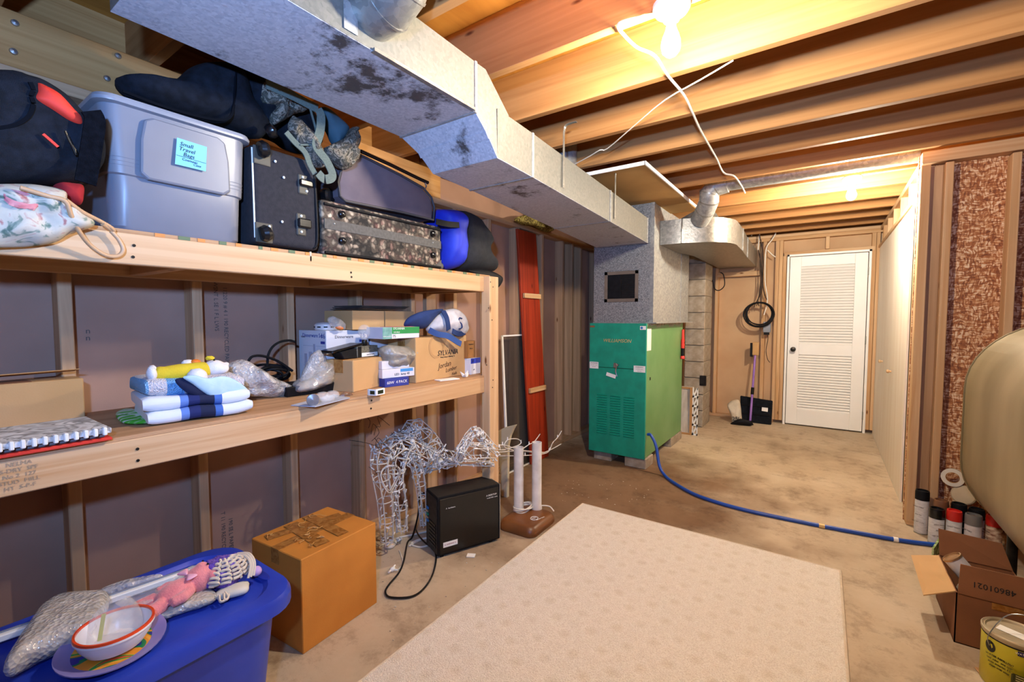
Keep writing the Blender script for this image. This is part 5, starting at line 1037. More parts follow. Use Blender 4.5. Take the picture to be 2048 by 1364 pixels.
def folded(name, label, mat, c, w, l, z, hs, ang, seed=0, puff=.012):
    """layers of a folded textile, each one rounded at its fold"""
    t = thing(name, label, 'blanket', (c[0], c[1], z), ang)
    for i, h in enumerate(hs):
        o = .012 * math.sin(i * 2.1 + seed); zz = sum(hs[:i])
        mb = MB(); n = 26; rings = []
        for k in range(n + 1):
            u = -l / 2 + l * k / n; r = []
            e = 1 - max(0, abs(2 * k / n - 1) - .9) * 3
            for x, zz2 in rrect(w, h * e, min(w, h * e) * .49, 4):
                q = V((x + o, u + o, zz + h / 2 + zz2)); q += V((noise.noise(q * 9 + V((seed, 0, 0))) * .008, noise.noise(q * 8) * .006, noise.noise(q * 10 + V((0, seed, 3))) * h * .22)); q.z = max(q.z, zz * .94); r.append(q)
            rings.append(r)
        mb.loft(rings).build('fold', mat, t, smooth=60, local=True)
    return t
folded('folded_quilt', 'folded white quilt with navy and blue blocks on the lower shelf', 'quilt', (-1.86, .655), .27, .30, ZL + .004, [.042, .042], math.radians(-8), 1)
folded('knit_blanket', 'folded white and pale blue knitted blanket on top of the quilt', 'knit', (-1.875, .665), .26, .285, ZL + .086, [.055], math.radians(-6), 4)
ng = soft('navy_cloth', 'navy cloth lying on the knitted blanket under the light blue cloth', 'cloth', [(350, 760), (375, 756), (400, 774), (428, 794), (395, 794), (366, 780)], -1.742, .012, pm('navycloth', '#101a44', '#0c1538', rough=.9), nz=.2)
lb = MB().pillow([atx(x, y, -1.728) for x, y in ((366, 755), (385, 750), (415, 756), (450, 752), (478, 764), (498, 782), (497, 791), (470, 787), (450, 791), (432, 798), (408, 785), (385, 768))], (1, 0, .15), .010, nz=.4, ns=25, pw=5)
tag(lb.build('blue_cloth', pm('paleblue', '#b9d3de', '#aac7d4', scale=20, rough=.9), smooth=60), 'pale blue cloth draped to a point over the knitted blanket', 'cloth')
tag(MB().ell(atx(348, 766, -1.79), (.012, .016, .010), nz=.5).build('gold_bauble', pm('goldred', '#a8792c', '#7a1d14', scale=60, rough=.25, metal=.5), smooth=60), 'small gold and red bauble on the knitted blanket', 'ornament')
tag(MB().ell(atx(482, 785, -1.76), (.012, .022, .008), nz=.5).build('red_ribbon', 'brightred', smooth=60), 'bit of red ribbon under the pale blue cloth corner', 'ribbon')
ps = thing('yellow_plush', 'plush toy with yellow body and white head lying on the blankets', 'plush toy', tuple(atx(380, 760, -1.80)))
XP = -1.82
hb, tb_ = atx(318, 748, XP), atx(405, 742, XP); mb = MB()
mb.tube(spline([atx(308, 745, XP), atx(325, 748, XP), atx(360, 745, XP), atx(400, 741, XP), atx(415, 738, XP)], 4), [.018, .022, .024, .025, .025, .026, .028, .029, .03, .03, .03, .031, .031, .03, .029, .028, .024], 14)
mb.build('body', pm('yellowplush', '#d9bd2c', '#cfb224', scale=30, rough=.95, bump=.3, bscale=300), ps, smooth=0, voxel=.004, relax=3)
hc = atx(429, 735, XP); mb = MB(); mb.ell(hc, (.032, .036, .028)); mb.ell(hc + V((.015, .016, -.004)), (.02, .026, .02)); mb.ell(hc + V((.01, .036, .01)), (.008, .01, .008)); mb.build('head', pm('whiteplush', '#e6e2e0', '#dbd6d4', scale=30, rough=.95, bump=.25, bscale=300), ps, smooth=0, voxel=.004, relax=3)
for (x, y, r, dx) in ((394, 752, (.03, .03, .026), .035), (303, 748, (.02, .014, .024), .012), (305, 740, (.018, .012, .016), -.01), (376, 726, (.016, .02, .012), -.02)): MB().ell(atx(x, y, XP + dx), r, nz=.15).build('paw', 'whiteplush', ps, smooth=60)
MB().ell(atx(391, 724, XP - .01), (.012, .016, .010)).build('bill', pm('orangeplush', '#e0761f', '#d56c17'), ps, smooth=60)
MB().ell(atx(420, 716, XP), (.008, .014, .007), nz=.5).build('tuft', 'yellowplush', ps, smooth=60)
MB().ell(atx(428, 720, XP + .02), (.003, .004, .003), nu=8, nv=6).build('eye', 'black', ps, smooth=60)
gk = thing('green_packet', 'flat green and white packet under the folded quilt', 'packet', (-2.0, .55, ZL))
gpx = [(232, 826), (262, 818), (305, 838), (300, 845), (246, 845)]
MB().pillow([atz(x, y, ZL + .008) for x, y in gpx], (0, 0, 1), .008, pw=6).build('sleeve', patches('greenprint', ['#3f9a2a', '#58b83a', '#cfe0cf', '#4aa832'], 12), gk, smooth=60)
# bubble wrap, cable coil, foil bag
slabv = soft('bubble_wrap_bundle', 'loose bundle of bubble wrap on the lower shelf beside the blankets', 'wrap', [(452, 735), (470, 722), (490, 720), (515, 735), (545, 755), (580, 770), (600, 788), (570, 795), (520, 793), (470, 790), (455, 770)], -1.96, .07, 'bubblewrap', nz=.5, ns=14)
soft('', '', '', [(460, 740), (490, 730), (520, 745), (560, 770), (540, 785), (480, 782)], -1.97, .05, pm('wrapcore', '#9b9092', '#857b80', scale=10), parent=slabv, pn='inner_layer')
cc = MB(); rnd.seed(31)
for i in range(5):
    cx, cy, r = 545 + rnd.uniform(-14, 14), 742 + rnd.uniform(-2, 12), rnd.uniform(26, 36); cc.tube([atx(cx + r * math.cos(a), cy + r * .42 * math.sin(a), -2.08 + .05 * math.sin(a + i)) for a in [2 * pi * k / 24 for k in range(24)]], .006, 6, False, True)
cc.tube(spline([atx(x, y, -2.08) for x, y in ((535, 735), (536, 712), (545, 694), (560, 684), (578, 681), (590, 684))], 5), .006, 6); cc.tube(spline([atx(x, y, -2.06) for x, y in ((497, 722), (505, 713), (525, 712), (555, 722), (585, 742))], 5), .006, 6)
tag(cc.build('cable_coil', 'black', smooth=40), 'heap of thick black cable coiled behind the bubble wrap', 'cable')
def bulbbox(name, label, c0, ang, w, d, h, z, mat, words=(), cat='box', group=None, ink='ink', stripe=None):
    """small printed carton: w along ang from its near corner, d to the left"""
    t = thing(name, label, cat, (c0[0], c0[1], z), ang, group); MB().box(0, w, 0, d, 0, h).build('carton_body', mat, t, bevel=.0015, local=True)
    for s, x, zz, sz in words: text(t, s, (x * w, -.0008, zz * h), (1, 0, 0), (0, 0, 1), sz, ink, local=True)
    if stripe: MB().box(stripe[0] * w, stripe[1] * w, -.0007, 0, stripe[2] * h, stripe[3] * h).build('colour_band', stripe[4], t, local=True)
    return t
pm('boxwhite', '#dad7dc', '#cfccd2', scale=6, rough=.6); pm('indigo', '#2a3690', '#24307f'); pm('skyprint', '#3f8fd0', '#3a86c4')
for i, (y0, lab) in enumerate(((1.279, 'white dinnerware carton numbered 16, the one nearer the cable coil'), (1.54, 'white dinnerware carton numbered 16, behind the light bulb'))):
    t = thing('dinnerware_carton', lab, 'box', (-2.05, y0 + .12, ZL), 0, 'white dinnerware cartons')
    MB().box(-2.23 + .032 * i, -1.99, y0, y0 + .25, ZL, 1.238).build('carton_body', 'boxwhite', t, bevel=.002)
    for s, p, r, sz, m in (('Dinnerware Set', (-2.105, y0 - .001, 1.212), (1, 0, 0), .028, 'indigo'), ('16', (-2.015, y0 - .001, 1.21), (1, 0, 0), .036, 'indigo'), ('16', (-1.989, y0 + .21, 1.21), (0, 1, 0), .036, 'indigo'), ('Dinnerware', (-1.989, y0 + .10, 1.205), (0, 1, 0), .022, 'greyink'), ('Ensemble', (-1.989, y0 + .17, 1.165), (0, 1, 0), .022, 'greyink'), ('Home', (-2.19, y0 - .001, 1.205), (1, 0, 0), .014, 'greyink')): text(t, s, p, r, (0, 0, 1), sz, m)
    for b in ((-2.035, -2.0, 1.172, 1.185),): MB().box(b[0], b[1], y0 - .0012, y0, b[2], b[3]).build('blue_patch', 'indigo', t)
    MB().box(-1.99, -1.9888, y0 + .19, y0 + .23, 1.175, 1.188).build('blue_patch', 'indigo', t)
    for z in (1.16, 1.06): MB().box(-2.19, -1.995, y0 - .001, y0, z, z + .001).build('print_line', 'greyplast', t)
    for (x0, w, z0, h) in ((-2.18, .025, 1.03, .09), (-2.14, .03, 1.02, .11), (-2.10, .02, 1.02, .15)): MB().box(x0, x0 + w, y0 - .0012, y0, z0, z0 + h).build('printed_glass', pm('printgrey', '#a6a4b2', '#b6b4c0', scale=30), t)
sd_ = thing('smoke_detector', 'round white smoke detector on the dinnerware carton', 'smoke detector', tuple(atx(655, 660, -1.99)))
c = atx(652, 655, -2.07); c.z = 1.239
MB().lathe([(.052, 0), (.055, .004), (.055, .028), (.045, .036), (.02, .040), (.0, .04)], 32, Matrix.Translation(c)).build('housing', pm('detwhite', '#ddd6d2', '#cfc7c2', rough=.4), sd_, smooth=35)
for a in (-1.2, -.6, .0, -1.9): MB().box(-.009, .009, -.001, .001, -.003, .003, Matrix.Translation(c + V((.055 * math.cos(a), .055 * math.sin(a), .016))) @ Matrix.Rotation(a + pi / 2, 4, 'Z')).build('vent_slot', 'black', sd_)
soft('plastic_sleeve', 'crinkled clear plastic sleeve over the smoke detector', 'bag', [(655, 640), (665, 632), (680, 640), (690, 655), (684, 660), (668, 658)], -1.975, .03, 'clearfilm', nz=.6, ns=30)
tag(MB().pillow([atx(x, y, -1.955) for x, y in ((670, 655), (680, 652), (687, 657), (680, 660))], (1, 0, 0), .008).build('orange_leaflet', 'orangeplush', smooth=60), 'scrap of orange leaflet under the clear sleeve', 'leaflet')
for y0, y1, lab in ((1.40, 1.60, 'plain tan carton on the dinnerware cartons, nearer the smoke detector'), (1.607, 1.815, 'plain tan carton on the dinnerware cartons, nearer the cap')):
    t = thing('tan_carton', lab, 'box', (-2.07, (y0 + y1) / 2, 1.24), 0, 'tan cartons on the dinnerware cartons')
    MB().box(-2.19, -1.95, y0, y1, 1.24, 1.338).build('carton_body', 'cardboardlight', t, bevel=.002); MB().box(-2.07 - .02, -2.07 + .02, y0 - .0006, y1, 1.338, 1.3392).build('packing_tape', 'tape', t)
tr2 = thing('metal_tray', 'thin metal trays stacked on the tan cartons under the upper shelf', 'tray', (-2.05, 1.6, 1.34))
for i in range(3): MB().hexa([(-2.17, 1.43 + .01 * i, 1.342 + .008 * i), (-1.965, 1.45 + .01 * i, 1.342 + .008 * i), (-1.965, 1.74 + .02 * i, 1.342 + .008 * i), (-2.17, 1.73 + .02 * i, 1.342 + .008 * i)], [(-2.18, 1.425 + .01 * i, 1.347 + .009 * i), (-1.955, 1.44 + .01 * i, 1.347 + .009 * i), (-1.955, 1.75 + .02 * i, 1.347 + .009 * i), (-2.18, 1.74 + .02 * i, 1.347 + .009 * i)]).build('tray', 'steel', tr2, bevel=.001)
# plain carton in front
mc = carton('small_carton', 'plain square tan carton standing at the front of the lower shelf', (-1.777, 1.275), math.radians(105), .235, .165, .148, 'cardboardlight', zb=ZL)
bt_ = thing('boxed_gadget', 'grey box with black clip-on visor lying on the small carton', 'box', tuple(atx(730, 718, -1.84)))
p0 = V((-1.86, 1.36, ZL + .15)); Mg = Matrix.Translation(p0) @ Matrix.Rotation(math.radians(100), 4, 'Z')
MB().box(0, .145, -.0, .10, 0, .055, Mg).build('carton_body', pm('speckgrey', '#7d7768', '#55503f', scale=160, rough=.6), bt_, bevel=.002)
MB().box(.03, .142, -.0012, 0, .003, .022, Mg).build('white_label', 'white', bt_); text(bt_, 'made for reading', Mg @ V((.09, -.002, .012)), Mg.to_3x3() @ V((1, 0, 0)), (0, 0, 1), .008, 'ink')
MB().box(.004, .028, -.0012, 0, .002, .053, Mg).build('black_spine', 'black', bt_)
MB().hexa([V((-1.93, 1.20, 1.135)), V((-1.85, 1.22, 1.135)), V((-1.86, 1.40, 1.168)), V((-1.94, 1.38, 1.168))], [V((-1.93, 1.20, 1.148)), V((-1.85, 1.22, 1.148)), V((-1.86, 1.40, 1.178)), V((-1.94, 1.38, 1.178))]).build('visor', 'blackgloss', bt_, bevel=.004)
MB().hexa([V((-1.91, 1.27, ZL + .15)), V((-1.85, 1.28, ZL + .15)), V((-1.85, 1.355, ZL + .15)), V((-1.91, 1.345, ZL + .15))], [V((-1.92, 1.25, 1.14)), V((-1.85, 1.26, 1.14)), V((-1.85, 1.35, 1.155)), V((-1.92, 1.34, 1.155))]).build('clip_body', 'black', bt_, bevel=.003)
m_, nt_g, bg = nodes_of('clearglass'); bg.inputs['Base Color'].default_value = (.95, .93, .9, 1); bg.inputs['Roughness'].default_value = .05; bg.inputs['Alpha'].default_value = .2
lb_ = thing('light_bulb', 'clear glass light bulb standing on the grey box', 'light bulb', (-1.90, 1.41, ZL + .205))
Ml = Matrix.Translation((-1.89, 1.425, ZL + .206))
MB().lathe([(.010, 0), (.013, .004), (.013, .026), (.011, .03)], 16, Ml).build('screw_base', 'darkmetal', lb_, smooth=40)
MB().lathe([(.012, .03), (.018, .042), (.028, .058), (.0305, .072), (.027, .09), (.016, .102), (.003, .106)], 24, Ml).build('glass', 'clearglass', lb_, smooth=60)
# bulb boxes, grey bag, big printed carton
bulbbox('bulb_box', 'dark blue bulb box at the bottom of the stack beside the small carton', (-1.775, 1.455), math.radians(82), .14, .14, .042, ZL, 'indigo', [('60W  4 PACK', .5, .5, .02)], group='bulb boxes', ink='white')
bulbbox('bulb_box', 'white bulb box with a light blue corner in the middle of the stack', (-1.79, 1.452), math.radians(80), .185, .15, .044, ZL + .043, 'boxwhite', [('LED  lamp 40', .6, .35, .016)], group='bulb boxes', stripe=(.55, .95, .6, .95, 'skyprint'))
bulbbox('bulb_box', 'plain white bulb box on top of the stack below the grey bag', (-1.80, 1.458), math.radians(84), .165, .14, .040, ZL + .088, 'boxwhite', [('|||| |||', .8, .5, .02)], group='bulb boxes')
soft('grey_plastic_bag', 'crumpled translucent grey plastic bag on the white bulb boxes', 'bag', [(762, 700), (775, 690), (800, 692), (825, 695), (834, 708), (832, 720), (818, 730), (790, 735), (770, 733), (768, 718)], -1.82, .06, pm('bagrey', '#a8a196', '#8c857a', scale=18, rough=.3, alpha=.85, bump=.5, bscale=40), nz=.5, ns=20)
sy = carton('printed_carton', 'large tan carton with printed and handwritten words on the lower shelf', (-1.758, 1.644), math.radians(95), .455, .20, .238, 'cardboardlight', zb=ZL)
def onb(u, v): return (u, -.0012, v)
text(sy, 'SYLVANIA', (.27, -.0024, .145), (1, 0, 0), (0, 0, 1), .042, 'ink', shear=.25, local=True); text(sy, 'Bring Seeing is Believing To', onb(.27, .122), (1, 0, 0), (0, 0, 1), .012, 'ink', local=True)
pm('penink', '#4a2d1c', '#4a2d1c')
text(sy, 'Jordan', onb(.24, .076), (1, 0, .1), (-.15, 0, 1), .044, 'penink', shear=.3, local=True); text(sy, 'Lumber', onb(.30, .047), (1, 0, .1), (-.15, 0, 1), .034, 'penink', shear=.3, local=True); text(sy, 'Nails', onb(.33, .018), (1, 0, .1), (-.15, 0, 1), .024, 'penink', shear=.3, local=True)
ring_ = MB(); ring_.lathe([(.066, -.0004), (.066, .0004), (.052, .0004), (.052, -.0004), (.066, -.0004)], 32, Matrix.Translation(onb(.17, .185)) @ frame((0, -1, 0)), caps=False)
ring_.build('logo_ring', pm('tanprint', '#b48a5b', '#b48a5b'), sy, local=True)
MB().prism([(.19, .232), (.27, .232), (.23, .17)], 0, .0006, Matrix(((1, 0, 0, 0), (0, 0, -1, -.0004), (0, 1, 0, 0), (0, 0, 0, 1)))).build('logo_wedge', 'tanprint', sy, local=True)
bulbbox('green_bulb_box', 'green and white bulb box lying on the big printed carton', (-1.775, 1.445), math.radians(88), .235, .13, .058, ZL + .24, 'boxwhite', [('75', .3, .2, .02)], stripe=(.24, 1.0, .42, 1.0, pm('boxgreen', '#1f8f45', '#1b823e')))
gb = [o for o in bpy.data.objects if o.name.startswith('green_bulb_box')][0]
text(gb, 'SYLVANIA', (.10, -.0016, .05), (1, 0, 0), (0, 0, 1), .016, 'white', local=True); text(gb, 'DOUBLE', (.085, -.0016, .032), (1, 0, 0), (0, 0, 1), .010, 'white', local=True); MB().box(0, .055, -.001, 0, 0, .058).build('end_print', pm('tealprint', '#5d8f86', '#7aa89f', scale=40), gb, local=True); text(gb, 'MORE SAVINGS', (.028, -.0016, .012), (1, 0, 0), (0, 0, 1), .007, 'white', local=True)
MB().box(.06, .2, 0, .1, .058, .0595).build('pink_edge', pm('pinkedge', '#d67a80', '#d67a80'), gb, local=True)
# cap
cpn_ = thing('baseball_cap', 'navy and white cap lying on the big printed carton', 'cap', tuple(atx(870, 672, -1.80)))
XC = -1.82; pm('capnavy', '#1d3468', '#18305f', scale=40, rough=.9); pm('capwhite', '#cfcacb', '#c2bcbd', scale=30, rough=.9)
MB().pillow([atx(x, y, XC) for x, y in ((855, 655), (868, 635), (885, 622), (905, 618), (920, 628), (930, 645), (933, 660), (925, 672), (908, 675), (885, 668), (862, 664))], (1, 0, .25), .075, nz=.15, ns=16, pw=2.2).build('crown', 'capwhite', cpn_, smooth=60)
MB().pillow([atx(x, y, XC + .02) for x, y in ((809, 650), (815, 636), (835, 626), (862, 621), (885, 620), (875, 630), (862, 645), (850, 656), (825, 653))], (1, 0, .5), .045, nz=.1).build('brim', 'capnavy', cpn_, smooth=60)
def capstrip(pix, dx, w, mat, pn): MB().ribbon(spline([atx(x, y, XC + d) for x, y, d in pix], 5), w, .004, (0, 1, .2)).build(pn, mat, cpn_, smooth=50)
capstrip([(886, 621, .03), (893, 635, .072), (896, 648, .08), (897, 660, .07)], 0, .032, 'capnavy', 'panel_band')
MB().ribbon(spline([atx(x, y, XC + d) for x, y, d in ((858, 660, .05), (875, 668, .07), (895, 672, .08), (915, 684, .09), (922, 688, .09))], 5), .032, .005, (0, -.3, 1)).build('sweatband', pm('capblue', '#33518c', '#2c4880', rough=.9), cpn_, smooth=50)
MB().ribbon(spline([atx(x, y, XC + d) for x, y, d in ((905, 662, .07), (918, 668, .06), (930, 664, .03))], 5), .03, .005, (0, -.3, 1)).build('rear_band', 'capnavy', cpn_, smooth=50)
MB().tube(spline([atx(x, y, XC + .076) for x, y in ((924, 637), (919, 636), (918, 642), (923, 648), (924, 655), (918, 658))], 5), .004, 6).build('stitched_letter', 'capnavy', cpn_, smooth=50)
bulbbox('blue_white_box', 'blue and white printed box beside the shelf post', (-1.752, 2.085), math.radians(96), .105, .10, .098, ZL, 'boxwhite', [('60', .2, .85, .022), ('soft', .3, .3, .012)], stripe=(0, 1, .68, 1, pm('boxblue', '#2036b0', '#1c30a0')))
bulbbox('brown_box', 'small brown printed box stacked on the blue and white box', (-1.775, 2.075), math.radians(97), .095, .10, .105, ZL + .099, pm('brownbox', '#96632f', '#875827', scale=10), [('Fasteners', .5, .8, .014), ('100 pcs', .5, .55, .011)])
tag(MB().box(-.06, .07, -.03, .03, 0, .006, Matrix.Translation(atz(893, 760, ZL)) @ Matrix.Rotation(1.35, 4, 'Z')).build('folded_paper', 'paper', bevel=.002), 'folded sheet of white paper before the big printed carton', 'paper')
ts_ = MB(); p = atz(931, 754, ZL)
for d in ((-.03, -.01, .03), (.0, .02, .035), (.015, -.02, .02), (-.005, .03, .018)): ts_.loft([[p + V((-.012, -.012, .001)), p + V((.012, -.008, .001)), p + V((.008, .012, .002)), p + V((-.01, .01, .002))], [p + V(d) + V((-.002, -.002, 0)), p + V(d) + V((.002, -.002, 0)), p + V(d) + V((.002, .002, 0)), p + V(d) + V((-.002, .002, 0))]])
tag(ts_.build('crumpled_tissue', 'paper'), 'crumpled white tissue beside the blue and white box', 'tissue')
# front of the shelf, middle
bk = thing('black_tray', 'black plastic tray behind the blister pack on the lower shelf', 'tray', (-1.95, 1.2, ZL))
MB().hexa([(-2.06, 1.05, ZL), (-1.90, 1.03, ZL), (-1.89, 1.26, ZL), (-2.05, 1.28, ZL)], [(-2.07, 1.04, ZL + .045), (-1.89, 1.02, ZL + .045), (-1.88, 1.27, ZL + .045), (-2.06, 1.29, ZL + .045)]).build('tray', 'black', bk, bevel=.004)
bgk = soft('bagged_cloth', 'cream fabric folded in a clear plastic bag beside the small carton', 'bag', [(588, 772), (600, 758), (620, 745), (640, 730), (662, 725), (666, 745), (664, 765), (645, 772), (615, 782), (592, 784)], -1.90, .06, 'clearfilm', nz=.35, ns=20)
soft('', '', '', [(592, 776), (604, 764), (625, 752), (645, 742), (662, 742), (662, 764), (640, 772), (612, 780), (596, 782)], -1.905, .045, pm('foldcream', '#b9ab96', '#8f836f', scale=12, rough=.9, stretch=(1, 1, 6)), nz=.5, ns=22, parent=bgk, pn='fabric')
soft('', '', '', [(600, 765), (612, 735), (625, 708), (640, 700), (650, 715), (655, 735), (630, 755)], -1.925, .03, 'bubblewrap', nz=.6, ns=25, parent=bgk, pn='bubble_layer')
bl_ = thing('blister_pack', 'card-backed clear blister pack with a small headlamp at the shelf front', 'pack', tuple(atz(640, 806, ZL)))
cpx = [atz(x, y, ZL) for x, y in ((582, 812), (630, 815), (700, 797), (668, 790))]
MB().loft([[p + V((0, 0, .001)) for p in cpx], [p + V((0, 0, .004)) for p in cpx]]).build('backing_card', pm('cardgrey', '#b7b9c4', '#a8aab6', scale=20), bl_)
for x, y, r in ((645, 793, .02), (665, 790, .02), (655, 797, .016)): MB().ell(atz(x, y, ZL + .018), (.022, .03, r), nz=.1).build('blister', 'clearglass', bl_, smooth=60)
hc2 = atz(626, 800, ZL + .026); MB().lathe([(.012, -.03), (.018, -.012), (.024, 0), (.022, .004), (.0, .006)], 24, Matrix.Translation(hc2) @ frame((.9, -.5, .1))).build('lamp_head', pm('lampchrome', '#c9ccd2', '#aeb2ba', scale=30, rough=.1, metal=.7), bl_, smooth=40)
soft('brown_wrapper', 'crinkled brown clear wrapper beside the small carton corner', 'wrapper', [(680, 792), (690, 783), (703, 785), (705, 795), (695, 800)], -1.73, .012, pm('wrapbrown', '#8c6a52', '#6a4a36', scale=40, rough=.3, alpha=.8), nz=.6, ns=40)
gl = thing('tiny_clock', 'small white folded frame with two dark green windows at the shelf edge', 'frame', tuple(atz(752, 790, ZL)))
pa, pb_, pc_ = atz(737, 791, ZL), atz(752, 792, ZL), atz(770, 788, ZL); up_ = V((0, 0, .028)); bk_ = V((-.012, .003, 0))
for a, b in ((pa, pb_), (pb_, pc_)):
    MB().hexa([a, b, b + bk_, a + bk_], [a + up_, b + up_, b + bk_ + up_, a + bk_ + up_]).build('panel', 'white', gl, bevel=.001)
    f = V((.0012, 0, 0)); a2, b2 = a.lerp(b, .2) + V((0, 0, .006)) + f, a.lerp(b, .8) + V((0, 0, .006)) + f; h2 = V((0, 0, .016)); MB().hexa([a2, b2, b2 - f, a2 - f], [a2 + h2, b2 + h2, b2 - f + h2, a2 - f + h2]).build('window', pm('darkgreen', '#1d2a18', '#16200f', rough=.2), gl)
# ================================================================ right side: oil tank, cans, open carton
tk = thing('oil_tank', 'large tan steel oil tank with rounded sides at the right edge', 'tank', (.955, 2.45, 0))
pm('tanksteel', '#998869', '#7d6d4d', scale=3, rough=.42, metal=.25, bump=.04, bscale=30, stretch=(1, 1, .35))
TR, ZA, ZB, TX = .345, .56, .935, .957
prof = [(TR * math.cos(a), ZB + TR * math.sin(a)) for a in [pi * i / 20 for i in range(21)]] + [(TR * math.cos(a), ZA + TR * math.sin(a)) for a in [pi + pi * i / 20 for i in range(21)]]
def trg(y, k=1): return [(TX + x * k, y, .7475 + (z - .7475) * (k if k == 1 else (1 - (1 - k) * .5))) for x, z in prof]
MB().loft([trg(1.62, .85), trg(1.64, .97), trg(1.66), trg(3.28), trg(3.30, .97), trg(3.32, .85)]).build('shell', 'tanksteel', tk, smooth=35)
for y_ in (1.66, 3.275): MB().tube([(TX + x * 1.004, y_, .7475 + (z - .7475) * 1.004) for x, z in prof], .005, 6, False, True).build('end_rim', 'tanksteel', tk, smooth=50)
p = V((TX - .19, 2.45, 1.225)); MB().pillow([p + V(q) for q in ((-.10, -.07, -.13), (-.05, -.1, -.06), (.0, -.06, .0), (-.02, .06, -.02), (-.07, .1, -.09), (-.1, .03, -.13))], (-.65, 0, .76), .004).build('paint_scab', pm('scab', '#a39a8c', '#958b7c'), tk, smooth=60)
for x in (-.2, .2):
    for y_ in (1.9, 3.05): MB().cyl((TX + x, y_, 0), (TX + x, y_, .36), .02, 12).build('leg', 'darkmetal', tk, smooth=40)
MB().cyl((TX, 1.9, 1.27), (TX, 1.9, 1.36), .03, 14).build('filler_bung', 'darkmetal', tk, smooth=40)

pm('canlabel', '#d6d3d2', '#c3bfbf', scale=40, rough=.4, stretch=(1, 1, 3)); pm('redcap', '#c4241c', '#b31d16', rough=.35); pm('greycap', '#6f6d6c', '#656362', rough=.4); pm('goldring', '#a8884a', '#8c6f38', rough=.3, metal=.7); pm('pictlabel', '#7d4a34', '#d8c2a8', scale=25, rough=.4, stretch=(1, 1, 2)); pm('brownlid', '#7a5238', '#6a462f', rough=.4)
def spray(x, y, h, r, body, cap, label, ch=.055):
    t = thing('spray_can', label, 'spray can', (x, y, 0), rnd.uniform(0, 6), 'spray cans by the strand-board wall')
    MB().lathe([(r * .9, 0), (r, .004), (r, h - ch - .006), (r * .93, h - ch)], 24).build('can', body, t, smooth=35, local=True)
    MB().lathe([(r * 1.02, h - ch), (r * 1.02, h - .01), (r * .95, h), (r * .8, h), (r * .78, h - .008), (.001, h - .008)], 24).build('cap', cap, t, smooth=35, local=True)
    MB().lathe([(r * 1.01, .0), (r * 1.03, .004), (r * 1.01, .008)], 24).build('rim', 'steel', t, smooth=35, local=True)
    for i, s in enumerate(('SPRAY PAINT', 'dries fast', 'NET WT 12 OZ')):
        for k in range(2):
            a = -pi / 2 - .3 + k * pi; text(t, s, (r * 1.006 * math.cos(a), r * 1.006 * math.sin(a), (h - ch) * (.8 - .22 * i)), (-math.sin(a), math.cos(a), 0), (0, 0, 1), .009, 'greyink', local=True)
spray(.513, 3.60, .262, .033, 'canlabel', 'black', 'spray can with black and gold cap, farthest back by the corner stud')
spray(.562, 3.485, .205, .034, 'canlabel', 'blackgloss', 'spray can with a wide glossy black cap at the front of the row')
spray(.632, 3.47, .215, .033, 'canlabel', 'redcap', 'spray can with a bright red cap in the row by the wall')
spray(.706, 3.455, .215, .035, pm('pinkgrey', '#c9c2c4', '#bcb4b6', scale=40), 'greycap', 'spray can with a grey cap in the row by the wall')
spray(.59, 3.56, .235, .033, 'cardboard', 'brownlid', 'spray can with a brown lid standing behind the black-capped can')
spray(.664, 3.55, .235, .033, 'black', 'black', 'dark spray can with a black lid behind the red-capped can')
spray(.735, 3.54, .225, .033, 'canlabel', 'black', 'spray can with a flat black lid behind the grey-capped can')
spray(.79, 3.47, .225, .033, 'pictlabel', 'redcap', 'can with brown pictures and a red cap partly behind the tank')
tr_ = thing('tape_roll', 'white roll of tape with an open core leaning on the strand-board wall', 'tape', (.652, 3.66, .28))
MB().lathe([(.052, -.012), (.052, .012), (.031, .012), (.031, -.012), (.052, -.012)], 32, Matrix.Translation((.652, 3.66, .352)) @ frame((-.3, -1, .12)), caps=False).build('roll', pm('tapewhite', '#d8cfc0', '#cbc1b0', rough=.5), tr_, smooth=40)
MB().lathe([(.0312, -.0122), (.0312, .0122), (.029, .0122), (.029, -.0122), (.0312, -.0122)], 32, Matrix.Translation((.652, 3.66, .352)) @ frame((-.3, -1, .12)), caps=False).build('core', 'cardboard', tr_, smooth=40)
tag(MB().lathe([(.0, -.02), (.05, -.02), (.056, -.012), (.056, .012), (.05, .018), (.0, .02)], 32, Matrix.Translation((.70, 3.645, .262)) @ frame((-.45, -1, .25))).build('tub_cover', pm('lidcream', '#cbb798', '#bda884', rough=.5), smooth=40), 'cream round tub cover leaning below the tape roll', 'lid')
tag(MB().lathe([(.05, 0), (.052, .01), (.052, .19), (.056, .192), (.056, .2), (.0, .2)], 24, Matrix.Translation((.70, 3.64, 0))).build('paint_tub', 'cardboarddark', smooth=40), 'dark tub behind the spray cans holding up the round lid', 'tub')

ob = thing('open_carton', 'open brown carton with raised flaps on the floor beside the yellow can', 'box', (.70, 2.63, 0))
X0, X1, Y0, Y1, BH = .462, .70, 2.445, 2.80, .205
bx = MB()
for a in ((X0, X1, Y0, Y0 + .004), (X0, X1, Y1 - .004, Y1), (X0, X0 + .004, Y0, Y1), (X1 - .004, X1, Y0, Y1)): bx.box(*a, 0, BH)
bx.box(X0, X1, Y0, Y1, 0, .004); bx.build('carton_body', 'cardboarddark', ob)
def flap(a, b, c, d, th=.004):
    a, b, c, d = V(a), V(b), V(c), V(d); n = (b - a).cross(d - a).normalized() * th
    return MB().hexa([a, b, b + n, a + n], [d, c, c + n, d + n])
f1 = flap((X0 + .004, Y0 + .001, BH), (X1, Y0 + .001, BH), (X1, Y0 + .015, BH + .115), (X0 + .01, Y0 + .012, BH + .115)).build('flap', 'cardboarddark', ob)
